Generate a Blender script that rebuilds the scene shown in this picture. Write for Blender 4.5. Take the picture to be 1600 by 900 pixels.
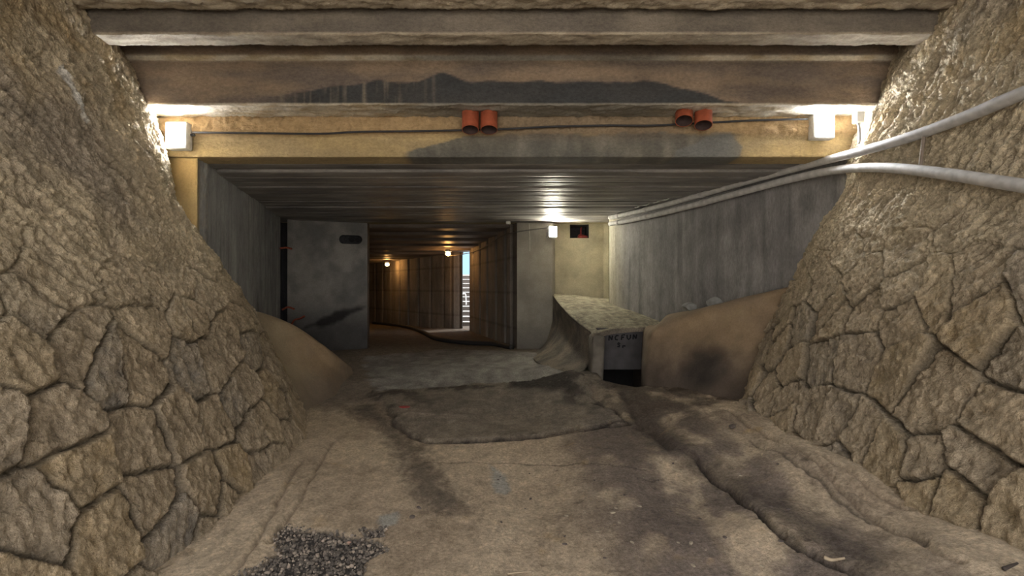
import bpy, bmesh, math, random
import numpy as np
from mathutils import Vector, Matrix
from mathutils.bvhtree import BVHTree

random.seed(7)
S = bpy.context.scene
COL = S.collection
for o in list(bpy.data.objects):
    bpy.data.objects.remove(o)

# ------------------------------------------------------------------ camera
EYE = 1.6
cam_d = bpy.data.cameras.new('camera')
cam_d.lens = 18.0
cam_d.sensor_width = 36.0
cam_d.clip_end = 400
cam = bpy.data.objects.new('camera', cam_d)
cam.location = (0, 0, EYE)
cam.rotation_euler = (math.radians(90), 0, 0)
COL.objects.link(cam)
S.camera = cam

# ------------------------------------------------------------------ colour management
S.view_settings.view_transform = 'Standard'
S.view_settings.look = 'None'
S.view_settings.gamma = 1
S.view_settings.use_curve_mapping = False
S.view_settings.exposure = 1.75

# ------------------------------------------------------------------ light
WORLD_STRENGTH = 1.65
LAMP_MAIN = 86.0
LAMP_THIRD = 140.0
LAMP_FAR = 40.0
w = bpy.data.worlds.new('world')
S.world = w
w.use_nodes = True
nt = w.node_tree
nt.nodes.clear()
wo = nt.nodes.new('ShaderNodeOutputWorld')
bg = nt.nodes.new('ShaderNodeBackground')
tc = nt.nodes.new('ShaderNodeTexCoord')
sp = nt.nodes.new('ShaderNodeSeparateXYZ')
rp = nt.nodes.new('ShaderNodeValToRGB')
nt.links.new(tc.outputs['Generated'], sp.inputs[0])
nt.links.new(sp.outputs['Z'], rp.inputs[0])
rp.color_ramp.elements[0].position = 0.0
rp.color_ramp.elements[0].color = (0.92, 0.84, 0.73, 1)
rp.color_ramp.elements[1].position = 0.5
rp.color_ramp.elements[1].color = (0.78, 0.78, 0.80, 1)
# clear blue sky ahead beyond the bore, bright warm haze behind
my = nt.nodes.new('ShaderNodeMapRange'); my.inputs[1].default_value = -0.1; my.inputs[2].default_value = 0.6
nt.links.new(sp.outputs['Y'], my.inputs[0])
mx = nt.nodes.new('ShaderNodeMix'); mx.data_type = 'RGBA'
mx.inputs['B'].default_value = (0.115, 0.19, 0.25, 1)
nt.links.new(my.outputs[0], mx.inputs['Factor']); nt.links.new(rp.outputs[0], mx.inputs['A'])
nt.links.new(mx.outputs['Result'], bg.inputs[0])
bg.inputs[1].default_value = WORLD_STRENGTH
nt.links.new(bg.outputs[0], wo.inputs[0])

sun_d = bpy.data.lights.new('sun', 'SUN')
sun_d.energy = 0.6
sun_d.angle = math.radians(1)
sun_d.color = (1.0, 0.95, 0.86)
sun = bpy.data.objects.new('sun', sun_d)
sun.location = (6, 24, 12)
sun.rotation_euler = Vector((-0.55, -0.35, -1.0)).to_track_quat('-Z', 'Y').to_euler()
COL.objects.link(sun)

# ------------------------------------------------------------------ numpy helpers
rng = np.random.RandomState(11)
_perm = np.tile(rng.permutation(256), 3)
_g3 = rng.normal(size=(256, 3))
_g3 /= np.linalg.norm(_g3, axis=1)[:, None]

def pnoise(x, y, z=0.0):
    x, y, z = np.broadcast_arrays(np.asarray(x, float), np.asarray(y, float), np.asarray(z, float))
    xi = np.floor(x).astype(int); yi = np.floor(y).astype(int); zi = np.floor(z).astype(int)
    xf = x - xi; yf = y - yi; zf = z - zi
    xi &= 255; yi &= 255; zi &= 255
    f = lambda t: t * t * t * (t * (t * 6 - 15) + 10)
    u, v, s = f(xf), f(yf), f(zf)
    def g(a, b, c):
        h = _perm[_perm[_perm[xi + a] + yi + b] + zi + c]
        q = _g3[h]
        return q[..., 0] * (xf - a) + q[..., 1] * (yf - b) + q[..., 2] * (zf - c)
    def L(a, b, t): return a + (b - a) * t
    return 1.5 * L(L(L(g(0, 0, 0), g(1, 0, 0), u), L(g(0, 1, 0), g(1, 1, 0), u), v),
                   L(L(g(0, 0, 1), g(1, 0, 1), u), L(g(0, 1, 1), g(1, 1, 1), u), v), s)

def fbm(x, y, z=0.0, o=4, ridged=False):
    a, t, s = 1.0, 0.0, 0.0
    for i in range(o):
        n = pnoise(x * 2 ** i, y * 2 ** i, np.asarray(z) * 2 ** i + 7.3 * i)
        if ridged: n = 1 - 2 * np.abs(n)
        t = t + a * n; s += a; a *= 0.5
    return t / s

def sst(a, b, x):
    t = np.clip((x - a) / (b - a), 0, 1)
    return t * t * (3 - 2 * t)

def lerp(a, b, t):
    t = np.asarray(t)[..., None]
    return np.asarray(a, float) * (1 - t) + np.asarray(b, float) * t

def sdf_poly(px, py, poly):
    """signed distance to polygon, negative inside"""
    poly = np.array(poly, float)
    d = np.full(px.shape, 1e9); inside = np.zeros(px.shape, bool)
    n = len(poly)
    for i in range(n):
        a = poly[i]; b = poly[(i + 1) % n]
        e = b - a
        t = np.clip(((px - a[0]) * e[0] + (py - a[1]) * e[1]) / (e @ e + 1e-12), 0, 1)
        d = np.minimum(d, np.hypot(px - a[0] - t * e[0], py - a[1] - t * e[1]))
        c = ((a[1] > py) != (b[1] > py)) & (px < (b[0] - a[0]) * (py - a[1]) / (b[1] - a[1] + 1e-12) + a[0])
        inside ^= c
    return np.where(inside, -d, d)

def d_line(px, py, pts):
    pts = np.array(pts, float); d = np.full(px.shape, 1e9)
    for a, b in zip(pts[:-1], pts[1:]):
        e = b - a
        t = np.clip(((px - a[0]) * e[0] + (py - a[1]) * e[1]) / (e @ e + 1e-12), 0, 1)
        d = np.minimum(d, np.hypot(px - a[0] - t * e[0], py - a[1] - t * e[1]))
    return d

def P(px, py, Y):
    """point on the sight line through (px, py) of the 1600x900 photograph at depth Y"""
    return np.array([(px - 800) * Y / 800.0, Y, EYE - (py - 450) * Y / 800.0])

def F(px, py, z=0.02):
    """ground point (X, Y) seen at pixel"""
    Y = (EYE - z) * 800.0 / (py - 450)
    return ((px - 800) * Y / 800.0, Y)

def catmull(pts, n):
    """resample control points (k, ...) to n samples, Catmull-Rom"""
    pts = np.asarray(pts, float); k = len(pts)
    t = np.linspace(0, k - 1 - 1e-9, n); i = np.floor(t).astype(int); f = t - i
    sh = (n,) + (1,) * (pts.ndim - 1); f = f.reshape(sh)
    ext = np.concatenate([[2 * pts[0] - pts[1]], pts, [2 * pts[-1] - pts[-2]]])
    p0, p1, p2, p3 = ext[i], ext[i + 1], ext[i + 2], ext[i + 3]
    return 0.5 * ((2 * p1) + (-p0 + p2) * f + (2 * p0 - 5 * p1 + 4 * p2 - p3) * f ** 2 + (-p0 + 3 * p1 - 3 * p2 + p3) * f ** 3)

def linres(pts, step):
    """polyline resampled linearly keeping corners"""
    out = [np.array(pts[0], float)]
    for a, b in zip(pts[:-1], pts[1:]):
        a = np.array(a, float); b = np.array(b, float)
        n = max(1, int(np.linalg.norm(b - a) / step))
        for k in range(1, n + 1): out.append(a + (b - a) * k / n)
    return np.array(out)

def normals(Pg):
    du = np.gradient(Pg, axis=0); dv = np.gradient(Pg, axis=1)
    n = np.cross(du, dv)
    return n / (np.linalg.norm(n, axis=2, keepdims=True) + 1e-12)

# ------------------------------------------------------------------ object helpers
def tag(o, label=None, cat=None, group=None, kind=None):
    if label: o['label'] = label
    if cat: o['category'] = cat
    if group: o['group'] = group
    if kind: o['kind'] = kind
    return o

def thing(name, label, cat, loc=(0, 0, 0), rot=(0, 0, 0), group=None):
    o = bpy.data.objects.new(name, None)
    o.empty_display_size = 0.1
    COL.objects.link(o)
    o.location = loc; o.rotation_euler = rot
    return tag(o, label, cat, group)

def grid_obj(name, Pg, col, mat, parent=None, smooth=True, flip=False):
    nu, nv = Pg.shape[:2]
    me = bpy.data.meshes.new(name)
    idx = np.arange(nu * nv).reshape(nu, nv)
    q = np.stack([idx[:-1, :-1], idx[1:, :-1], idx[1:, 1:], idx[:-1, 1:]], -1).reshape(-1, 4)
    if flip: q = q[:, ::-1]
    me.vertices.add(nu * nv)
    me.vertices.foreach_set('co', Pg.reshape(-1).astype(np.float32))
    me.loops.add(q.size)
    me.loops.foreach_set('vertex_index', q.reshape(-1).astype(np.int32))
    me.polygons.add(len(q))
    me.polygons.foreach_set('loop_start', np.arange(0, q.size, 4, dtype=np.int32))
    me.polygons.foreach_set('loop_total', np.full(len(q), 4, np.int32))
    me.update(calc_edges=True)
    me.polygons.foreach_set('use_smooth', np.full(len(q), smooth))
    if col is not None:
        a = me.color_attributes.new('Col', 'FLOAT_COLOR', 'POINT')
        c = np.ones((nu * nv, 4), np.float32); c[:, :3] = np.clip(col.reshape(-1, 3), 0, 1)
        a.data.foreach_set('color', c.reshape(-1))
    me.materials.append(mat)
    o = bpy.data.objects.new(name, me)
    COL.objects.link(o)
    if parent: o.parent = parent
    return o

def bm_obj(name, bm, mat, parent=None, smooth=False):
    me = bpy.data.meshes.new(name)
    bm.normal_update()
    bm.to_mesh(me); bm.free()
    if smooth:
        for p in me.polygons: p.use_smooth = True
    me.materials.append(mat)
    o = bpy.data.objects.new(name, me)
    COL.objects.link(o)
    if parent: o.parent = parent
    return o

def box(bm, lo, hi, bevel=0.0, seg=2, mat4=None):
    m = Matrix.Translation([(a + b) / 2 for a, b in zip(lo, hi)]) @ Matrix.Diagonal([b - a for a, b in zip(lo, hi)] + [1])
    if mat4: m = mat4 @ m
    r = bmesh.ops.create_cube(bm, size=1, matrix=m)
    if bevel:
        es = list({e for v in r['verts'] for e in v.link_edges})
        bmesh.ops.bevel(bm, geom=es, offset=bevel, segments=seg, affect='EDGES', profile=0.5)

def tube(bm, pts, r, seg=12, cap=True, radii=None):
    """tube mesh along a polyline"""
    pts = [Vector(p) for p in pts]
    rings = []; up = None
    for i, p in enumerate(pts):
        d = (pts[min(i + 1, len(pts) - 1)] - pts[max(i - 1, 0)]).normalized()
        if up is None:
            up = Vector((0, 0, 1)) if abs(d.z) < 0.9 else Vector((1, 0, 0))
        a = d.cross(up).normalized(); b = a.cross(d).normalized(); up = b
        rr = radii[i] if radii is not None else r
        rings.append([bm.verts.new(p + a * math.cos(t) * rr + b * math.sin(t) * rr)
                      for t in [2 * math.pi * k / seg for k in range(seg)]])
    for r0, r1 in zip(rings[:-1], rings[1:]):
        for k in range(seg):
            bm.faces.new((r0[k], r0[(k + 1) % seg], r1[(k + 1) % seg], r1[k]))
    if cap:
        bm.faces.new(rings[0][::-1]); bm.faces.new(rings[-1])

def rock_bm(bm, c, size, seed, sub=2):
    r = bmesh.ops.create_icosphere(bm, subdivisions=sub, radius=1.0)
    rs = np.random.RandomState(seed)
    rot = Matrix.Rotation(rs.uniform(0, 6.28), 3, 'Z')
    sq = [(Vector(rs.normal(size=3)).normalized(), rs.uniform(0.55, 0.85)) for _ in range(7)]
    for v in r['verts']:
        p = v.co.copy()
        for n, d in sq:
            k = p.dot(n)
            if k > d: p -= n * (k - d)
        p = rot @ Vector((p.x * size[0], p.y * size[1], p.z * size[2]))
        v.co = p + Vector(c)

# ------------------------------------------------------------------ materials
def mat_attr(name, rough=0.9, n_amt=0.25, n_scale=6.0, b1=(25, 0.4), b2=(140, 0.25), stretch=(1, 1, 1), spec=0.3, dist=0.01, speck=0.25):
    """vertex colour varied by fine procedural noise, two scales of bump"""
    m = bpy.data.materials.new(name); m.use_nodes = True
    N = m.node_tree; N.nodes.clear()
    out = N.nodes.new('ShaderNodeOutputMaterial'); bs = N.nodes.new('ShaderNodeBsdfPrincipled')
    at = N.nodes.new('ShaderNodeAttribute'); at.attribute_name = 'Col'
    tc = N.nodes.new('ShaderNodeTexCoord'); mp = N.nodes.new('ShaderNodeMapping')
    mp.inputs['Scale'].default_value = stretch
    N.links.new(tc.outputs['Object'], mp.inputs[0])
    n1 = N.nodes.new('ShaderNodeTexNoise'); n1.inputs['Scale'].default_value = n_scale; n1.inputs['Detail'].default_value = 8; n1.inputs['Roughness'].default_value = 0.65
    N.links.new(mp.outputs[0], n1.inputs['Vector'])
    mr = N.nodes.new('ShaderNodeMapRange'); mr.inputs[1].default_value = 0.3; mr.inputs[2].default_value = 0.7
    mr.inputs[3].default_value = 1 - n_amt; mr.inputs[4].default_value = 1 + n_amt
    N.links.new(n1.outputs['Fac'], mr.inputs[0])
    mu = N.nodes.new('ShaderNodeVectorMath'); mu.operation = 'SCALE'
    N.links.new(at.outputs['Color'], mu.inputs[0]); N.links.new(mr.outputs[0], mu.inputs['Scale'])
    n2 = N.nodes.new('ShaderNodeTexNoise'); n2.inputs['Scale'].default_value = 45; n2.inputs['Detail'].default_value = 9; n2.inputs['Roughness'].default_value = 0.8
    N.links.new(mp.outputs[0], n2.inputs['Vector'])
    m2 = N.nodes.new('ShaderNodeMapRange'); m2.inputs[1].default_value = 0.36; m2.inputs[2].default_value = 0.64
    m2.inputs[3].default_value = 1 - speck; m2.inputs[4].default_value = 1 + speck * .8
    N.links.new(n2.outputs['Fac'], m2.inputs[0])
    mu2 = N.nodes.new('ShaderNodeVectorMath'); mu2.operation = 'SCALE'
    N.links.new(mu.outputs[0], mu2.inputs[0]); N.links.new(m2.outputs[0], mu2.inputs['Scale'])
    N.links.new(mu2.outputs[0], bs.inputs['Base Color'])
    prev = None
    for sc, st in (b2, b1):
        t = N.nodes.new('ShaderNodeTexNoise'); t.inputs['Scale'].default_value = sc; t.inputs['Detail'].default_value = 5; t.inputs['Roughness'].default_value = 0.7
        N.links.new(mp.outputs[0], t.inputs['Vector'])
        b = N.nodes.new('ShaderNodeBump'); b.inputs['Strength'].default_value = st; b.inputs['Distance'].default_value = dist if sc < 60 else dist * 0.4
        N.links.new(t.outputs['Fac'], b.inputs['Height'])
        if prev: N.links.new(prev.outputs[0], b.inputs['Normal'])
        prev = b
    N.links.new(prev.outputs[0], bs.inputs['Normal'])
    bs.inputs['Roughness'].default_value = rough
    bs.inputs['Specular IOR Level'].default_value = spec
    N.links.new(bs.outputs[0], out.inputs[0])
    return m

def mat_plain(name, c, rough=0.6, metal=0.0, n_amt=0.2, scale=20, bump=0.1, spec=0.4, emit=None):
    m = bpy.data.materials.new(name); m.use_nodes = True
    N = m.node_tree; bs = N.nodes['Principled BSDF']
    tc = N.nodes.new('ShaderNodeTexCoord')
    t = N.nodes.new('ShaderNodeTexNoise'); t.inputs['Scale'].default_value = scale; t.inputs['Detail'].default_value = 6
    N.links.new(tc.outputs['Object'], t.inputs['Vector'])
    r = N.nodes.new('ShaderNodeValToRGB')
    r.color_ramp.elements[0].position = 0.3; r.color_ramp.elements[1].position = 0.7
    r.color_ramp.elements[0].color = [x * (1 - n_amt) for x in c] + [1]
    r.color_ramp.elements[1].color = [min(1, x * (1 + n_amt)) for x in c] + [1]
    N.links.new(t.outputs['Fac'], r.inputs[0]); N.links.new(r.outputs[0], bs.inputs['Base Color'])
    if bump:
        b = N.nodes.new('ShaderNodeBump'); b.inputs['Strength'].default_value = bump; b.inputs['Distance'].default_value = 0.004
        N.links.new(t.outputs['Fac'], b.inputs['Height']); N.links.new(b.outputs[0], bs.inputs['Normal'])
    bs.inputs['Roughness'].default_value = rough; bs.inputs['Metallic'].default_value = metal
    bs.inputs['Specular IOR Level'].default_value = spec
    if emit:
        bs.inputs['Emission Color'].default_value = list(emit[0]) + [1]
        bs.inputs['Emission Strength'].default_value = emit[1]
    return m

M_STONE = mat_attr('rough_masonry', 0.92, 0.28, 5, (22, 0.9), (90, 0.8), dist=0.035, speck=.36, spec=.08)
M_PLAST = mat_attr('plaster', 0.9, 0.14, 4, (14, 0.4), (90, 0.4), dist=.014, speck=.14)
M_CONC = mat_attr('board_marked_concrete', 0.85, 0.22, 5, (16, 0.5), (90, 0.5), stretch=(1, 1, 0.35), dist=.015)
M_BEAM = mat_attr('beam_concrete', 0.85, 0.2, 4, (20, 0.7), (90, 0.7), stretch=(0.6, 1, 1), dist=.02)
M_JOIST = mat_attr('joist_concrete', 0.52, 0.3, 3, (14, 0.3), (80, 0.2), stretch=(0.3, 1, 1), spec=0.5)
M_FLOOR = mat_attr('dusty_floor', 0.88, 0.2, 7, (28, 0.8), (120, 0.8), dist=0.022, speck=.38, spec=.12)

C_TAN = (0.40, 0.31, 0.21)
C_SAND = (0.47, 0.38, 0.27)
C_YELL = (0.44, 0.33, 0.16)
C_GREY = (0.22, 0.225, 0.235)
C_DARK = (0.045, 0.045, 0.05)
C_BRN = (0.19, 0.135, 0.095)

# ================================================================== FLOOR
FC = [(0, 0, 0), (0, 2.5, 0), (0, 4, 0), (0, 6, .05), (0, 7.5, .15), (0, 9, .25), (0, 10.6, .34), (-1, 13, .34), (-1.4, 16, .33), (-5, 22, .14), (-3, 18, .25), (-6, 18, .2),
      (-1, 3, 0), (-1, 5, .02), (-1, 7, .12), (-1.2, 9, .25), (-2, 0, .03), (-2, 2.8, .03), (-2.1, 4.1, .05), (-2.2, 5.4, .07), (-2.4, 6.5, .1), (-2.6, 8.2, .19), (-3.1, 11, .33), (-4.4, 9, .3), (-2, 12.5, .34),
      (2.3, 0, .4), (2.3, 2.3, .42), (2.3, 3.6, .42), (2.3, 4.9, .42), (3.2, 3, .44), (3.2, 5, .44), (1.6, 6.7, .30), (1.55, 6.2, .32), (1.2, 7.2, .38), (0.9, 8.4, .36), (.6, 10, .34), (2.3, 6.5, .4),
      (1.1, 2.3, .06), (1.2, 3.6, .1), (1.1, 5, .13), (.8, 6.2, .16), (1.75, 3, .24), (1.75, 4.5, .27), (2, 9, .4)]
FC = np.array(FC, float)
def floor_base(X, Y):
    sw = 0; sz = 0
    for x, y, z in FC:
        d2 = (X - x) ** 2 + ((Y - y) * 0.8) ** 2
        wgt = 1.0 / (d2 + 0.12) ** 2
        sw = sw + wgt; sz = sz + wgt * z
    return sz / sw

def floor_h(X, Y):
    h = floor_base(X, Y)
    near = sst(14, 9, Y)
    h = h + near * (0.022 * fbm(X * 1.3, Y * 1.3, 3.1, 4) + 0.006 * fbm(X * 9, Y * 9, 1.7, 4))
    return h

def FP(px, py, z=0.03):
    """ground point with the real floor height"""
    for _ in range(6):
        x, y = F(px, py, z); z = float(floor_h(np.array([x]), np.array([y]))[0])
    return (x, y)

def FPs(pts): return [FP(*p) for p in pts]

GRAVEL = FPs([(440, 822), (500, 828), (560, 838), (598, 848), (606, 862), (575, 876), (562, 899)]) + [(-0.86, 2.55), (-1.05, 2.3), (-1.75, 2.3)] + FPs([(372, 899), (400, 884), (432, 862), (430, 840)])
GRAV2 = FPs([(562, 826), (602, 822), (600, 836), (575, 838)])
SLAB = FPs([(582, 612), (700, 606), (860, 590), (905, 584), (930, 606), (978, 654), (930, 668), (840, 682), (740, 690), (668, 690), (620, 668), (606, 640)])
ROAD = FPs([(570, 556), (700, 545), (860, 552), (925, 572), (880, 584), (740, 598), (640, 612), (590, 612), (575, 590)])
DEBR = FPs([(790, 600), (830, 586), (895, 584), (900, 602), (860, 612), (800, 610)])
CRACK = FPs([(1085, 712), (1120, 745), (1152, 775), (1200, 815), (1240, 850), (1280, 872), (1330, 890), (1400, 930)])
CRACK2 = FPs([(970, 612), (1000, 650), (1020, 675), (1050, 700)])
CRACK3 = FPs([(665, 722), (740, 722), (800, 724), (900, 724), (1010, 734)])
CRACK5 = FPs([(700, 692), (780, 688), (860, 682), (930, 669), (960, 660), (979, 654), (960, 640), (928, 612)])
CRACK4 = FPs([(1170, 690), (1240, 720), (1330, 775), (1450, 850)])
SHADOW_STREAK = FPs([(560, 640), (600, 660), (640, 700), (660, 740), (700, 790)])  # cast shadow, painted dark into the floor colour
DARK_STREAK2 = FPs([(985, 610), (1010, 650), (1060, 700), (1120, 730), (1230, 800), (1350, 880)])
PALE = FPs([(762, 722), (785, 738), (800, 765), (790, 772), (772, 770), (768, 745)])
PALE2 = FPs([(590, 806), (620, 800), (622, 818), (600, 824)])
RUT = [FPs([(470, 720), (430, 790), (395, 860), (330, 930)]), FPs([(520, 690), (470, 780), (420, 850)]), FPs([(1215, 690), (1330, 760), (1500, 880)]), FPs([(1130, 640), (1260, 705), (1420, 800)]), FPs([(640, 650), (720, 655), (900, 640)])]

ny, nx = 900, 860
Yr = np.concatenate([np.linspace(-4, 1.4, 40)[:-1], 1.4 * (12.0 / 1.4) ** np.linspace(0, 1, ny - 100), np.linspace(12.0, 27, 62)[1:]])
Xn = np.linspace(-1, 1, nx)
half = np.interp(Yr, [-5, 3, 5, 6.5, 9.5, 12, 13, 27], [2.9, 2.9, 3.1, 4.2, 5.2, 5.4, 7.0, 12.0])
cen = np.interp(Yr, [-5, 12, 27], [0.2, 0, -4])
Xg = cen[:, None] + half[:, None] * Xn[None, :]
Yg = np.repeat(Yr[:, None], nx, 1)
Z = floor_h(Xg, Yg)
wob = 0.09 * fbm(Xg * 4, Yg * 4, 9.0, 5) + 0.018 * fbm(Xg * 30, Yg * 30, 4.0, 3)
# surface colours: dust, damp grey, ochre, patches
n1 = fbm(Xg * 0.9, Yg * 0.7, 2.0, 5); n2 = fbm(Xg * 3.5, Yg * 2.2, 5.0, 5); n3 = fbm(Xg * 14, Yg * 9, 8.0, 4)
c = lerp((0.60, 0.49, 0.355), (0.41, 0.325, 0.235), sst(-.25, .45, n1 + 0.4 * n2))
grey_zone = sst(0.2, 0.9, Xg) * sst(2.3, 1.7, Xg) * sst(7, 5.4, Yg)
c = lerp(c, (0.17, 0.14, 0.125), np.clip(grey_zone * sst(-0.25, 0.25, n2 + 0.4 * n1 + .3 * n3 + .12) * 0.85, 0, 1))
c = lerp(c, (0.12, 0.10, 0.085), sst(0.22, 0.5, n3 * 0.7 + n2 * .5) * 0.55 * sst(-0.6, 0.5, Xg))
c = lerp(c, (0.42, 0.29, 0.13), sst(0.3, 0.55, fbm(Xg * 2.5, Yg * 3, 21, 4)) * 0.5 * sst(7, 5, Yg))
# beyond the slab: dull grey floor
c = lerp(c, (0.21, 0.18, 0.155), sst(5.6, 7.0, Yg + 0.4 * n2) * 0.85)
s = sdf_poly(Xg, Yg, SLAB) + wob
k = sst(0.03, -0.03, s)
Z += 0.03 * k
c = lerp(c, lerp((0.26, 0.225, 0.185), (0.19, 0.165, 0.14), sst(-.3, .3, n2)), k * 0.85)
ed = np.exp(-((s - .01) / 0.028) ** 2) * sst(6.6, 6.0, Yg)
Z -= .02 * ed
c = lerp(c, (0.05, 0.042, 0.035), ed * 0.8)
c = lerp(c, (0.07, 0.058, 0.048), sst(0.6, 0.1, np.abs(s + .1)) * sst(-0.1, 0.25, n2 + .3 * n3) * sst(5.7, 6.4, Yg) * 0.85)
s = sdf_poly(Xg, Yg, ROAD) + wob * 2
k = sst(0.08, -0.08, s)
c = lerp(c, lerp((0.40, 0.385, 0.36), (0.25, 0.24, 0.23), sst(-.3, .3, n2 + .4 * n3)), k * 0.9)
c = lerp(c, (.12, .095, .075), sst(9.5, 11.5, Yg) * .6)
s = sdf_poly(Xg, Yg, DEBR) + wob * 2
k = sst(0.1, -0.1, s)
Z += k * (0.03 + 0.05 * np.clip(fbm(Xg * 8, Yg * 8, 4, 4), 0, 1))
c = lerp(c, (0.055, 0.048, 0.042), k * sst(-.35, .1, n3 + .3))
for ln, wd, dk, dp in ((CRACK, 0.022, .9, .05), (CRACK2, .05, .8, .035), (CRACK3, .008, .7, .01), (CRACK4, .010, .6, .015), (CRACK5, .024, .9, .03)):
    d = d_line(Xg + wob * 0.6, Yg + wob * 0.6, ln)
    g = np.exp(-(d / wd) ** 2)
    Z -= dp * g
    c = lerp(c, (0.035, 0.03, 0.027), g * dk)
for ln in RUT:
    d = d_line(Xg + wob * .5, Yg, ln)
    Z -= 0.016 * np.exp(-(d / .014) ** 2) - 0.010 * np.exp(-((d - .04) / .02) ** 2)
    c = lerp(c, (0.2, .15, .11), np.exp(-(d / .012) ** 2) * .5)
for ln, wd, dk in ((SHADOW_STREAK, 0.28, 0.72), (DARK_STREAK2, 0.22, 0.75)):  # first streak paints a cast shadow into the floor; the second only darkens
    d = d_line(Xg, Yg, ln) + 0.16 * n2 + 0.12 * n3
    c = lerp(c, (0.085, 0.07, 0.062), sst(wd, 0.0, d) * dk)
for pl in (PALE, PALE2):
    k = sst(0.03, -0.02, sdf_poly(Xg, Yg, pl) + wob * .8)
    c = lerp(c, (0.40, 0.40, 0.37), k * .8)
gk = np.maximum(sst(0.02, -0.03, sdf_poly(Xg, Yg, GRAVEL) + wob * .8), sst(0.02, -0.03, sdf_poly(Xg, Yg, GRAV2) + wob * .5))
Z -= 0.03 * gk
c = lerp(c, (0.075, 0.068, 0.064), gk)
# sunk pit in front of the niche
pit = sst(0.04, -0.04, sdf_poly(Xg, Yg, [(1.27, 6.95), (1.68, 6.70), (2.1, 7.1), (2.1, 9.1), (1.27, 9.1)]))
Z -= 0.75 * pit
c = lerp(c, (0.03, 0.03, 0.03), pit)  # darkness of the unlit pit painted into the floor colour
lip = np.exp(-((sdf_poly(Xg, Yg, [(1.27, 6.95), (1.68, 6.70), (2.1, 7.1), (2.1, 9.1), (1.27, 9.1)]) - .15) / .2) ** 2)
Z += lip * 0.012 * np.clip(n2 + .5, 0, 1)
c = lerp(c, (0.09, 0.08, 0.07), lip * .6 * sst(-.2, .3, n3 + .1))
rough = sst(1.0, 1.5, Xg) * sst(7.2, 6.5, Yg) * sst(4.4, 5.5, Yg)
Z += rough * 0.03 * fbm(Xg * 6, Yg * 6, 12, 4)
c = lerp(c, (0.12, 0.095, 0.075), rough * sst(-.35, .2, n2 + .3 * n3) * .85)
pits = sst(.30, .5, fbm(Xg * 7, Yg * 7, 33, 4)) * sst(-1.2, .6, Xg + .5 * n1) * sst(9, 6, Yg)
Z -= .012 * pits
c = lerp(c, (.10, .08, .065), pits * .6)
crumb = sst(.25, .45, fbm(Xg * 5, Yg * 6, 63, 5)) * sst(-.8, .6, Xg) * sst(2.2, 1.2, Xg) * sst(6, 4.5, Yg)
Z += .012 * crumb * np.clip(fbm(Xg * 30, Yg * 30, 3, 3) + .3, 0, 1)
c = lerp(c, (.40, .29, .17), crumb * .5 * sst(-.2, .3, n3))
gr = fbm(Xg * 7 + .25 * Yg * 7 + 1.5 * wob * 7, Yg * .7, 71, 4, ridged=True)
gzn = sst(1.0, 1.5, Xg + .2 * n2) * sst(7, 6, Yg)
Z += .014 * gr * gzn
c = lerp(c, (.15, .12, .095), gzn * sst(-.05, -.45, gr) * .7)
gl = sst(-1.0, -1.3, Xg) * sst(6.2, 5.2, Yg)
Z += .006 * fbm(Xg * 12 - .3 * Yg * 12, Yg * 1.2, 77, 3, ridged=True) * gl
c = c * (1 + 0.36 * n3[..., None]) * (1 + .22 * fbm(Xg * 40, Yg * 30, 90, 2)[..., None])
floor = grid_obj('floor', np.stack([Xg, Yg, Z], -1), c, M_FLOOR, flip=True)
tag(floor, kind='structure')
def bvh_of(o):
    me = o.data
    return BVHTree.FromPolygons([v.co.copy() for v in me.vertices], [tuple(p.vertices) for p in me.polygons])
FB = bvh_of(floor)
def gz(x, y):
    h = FB.ray_cast(Vector((x, y, 3)), Vector((0, 0, -1)))
    return h[0].z if h[0] else 0.0
def on_floor(px, py):
    d = Vector(((px - 800) / 800, 1, -(py - 450) / 800))
    h = FB.ray_cast(Vector((0, 0, EYE)), d.normalized())
    return h[0]

# ================================================================== STONE SLOPES
def voronoi(u, v, seed, sx, sy):
    """returns F1, F2-F1 edge distance (approx metres), cell id randoms (4)"""
    x = u / sx; y = v / sy
    xi = np.floor(x).astype(int); yi = np.floor(y).astype(int)
    rs = np.random.RandomState(seed)
    T = rs.rand(64, 64, 6)
    best = np.full(x.shape, 1e9); b2 = best.copy()
    cid = np.zeros(x.shape + (6,)); cx = np.zeros_like(x); cy = np.zeros_like(x); c2x = np.zeros_like(x); c2y = np.zeros_like(x)
    for a in range(-2, 3):
        for b in range(-2, 3):
            t = T[(xi + a) % 64, (yi + b) % 64]
            px = xi + a + 0.5 + (t[..., 0] - .5) * 0.92; py = yi + b + 0.5 + (t[..., 1] - .5) * 0.92
            d = np.hypot((x - px) * sx, (y - py) * sy)
            n = d < best
            m2 = (~n) & (d < b2)
            b2 = np.where(n, best, np.where(m2, d, b2)); c2x = np.where(n, cx, np.where(m2, px, c2x)); c2y = np.where(n, cy, np.where(m2, py, c2y))
            best = np.where(n, d, best); cx = np.where(n, px, cx); cy = np.where(n, py, cy)
            cid = np.where(n[..., None], t, cid)
    sep = np.hypot((cx - c2x) * sx, (cy - c2y) * sy) + 1e-6
    edge = (b2 ** 2 - best ** 2) / (2 * sep)
    return best, edge, cid, (x - cx) * sx, (y - cy) * sy

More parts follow.
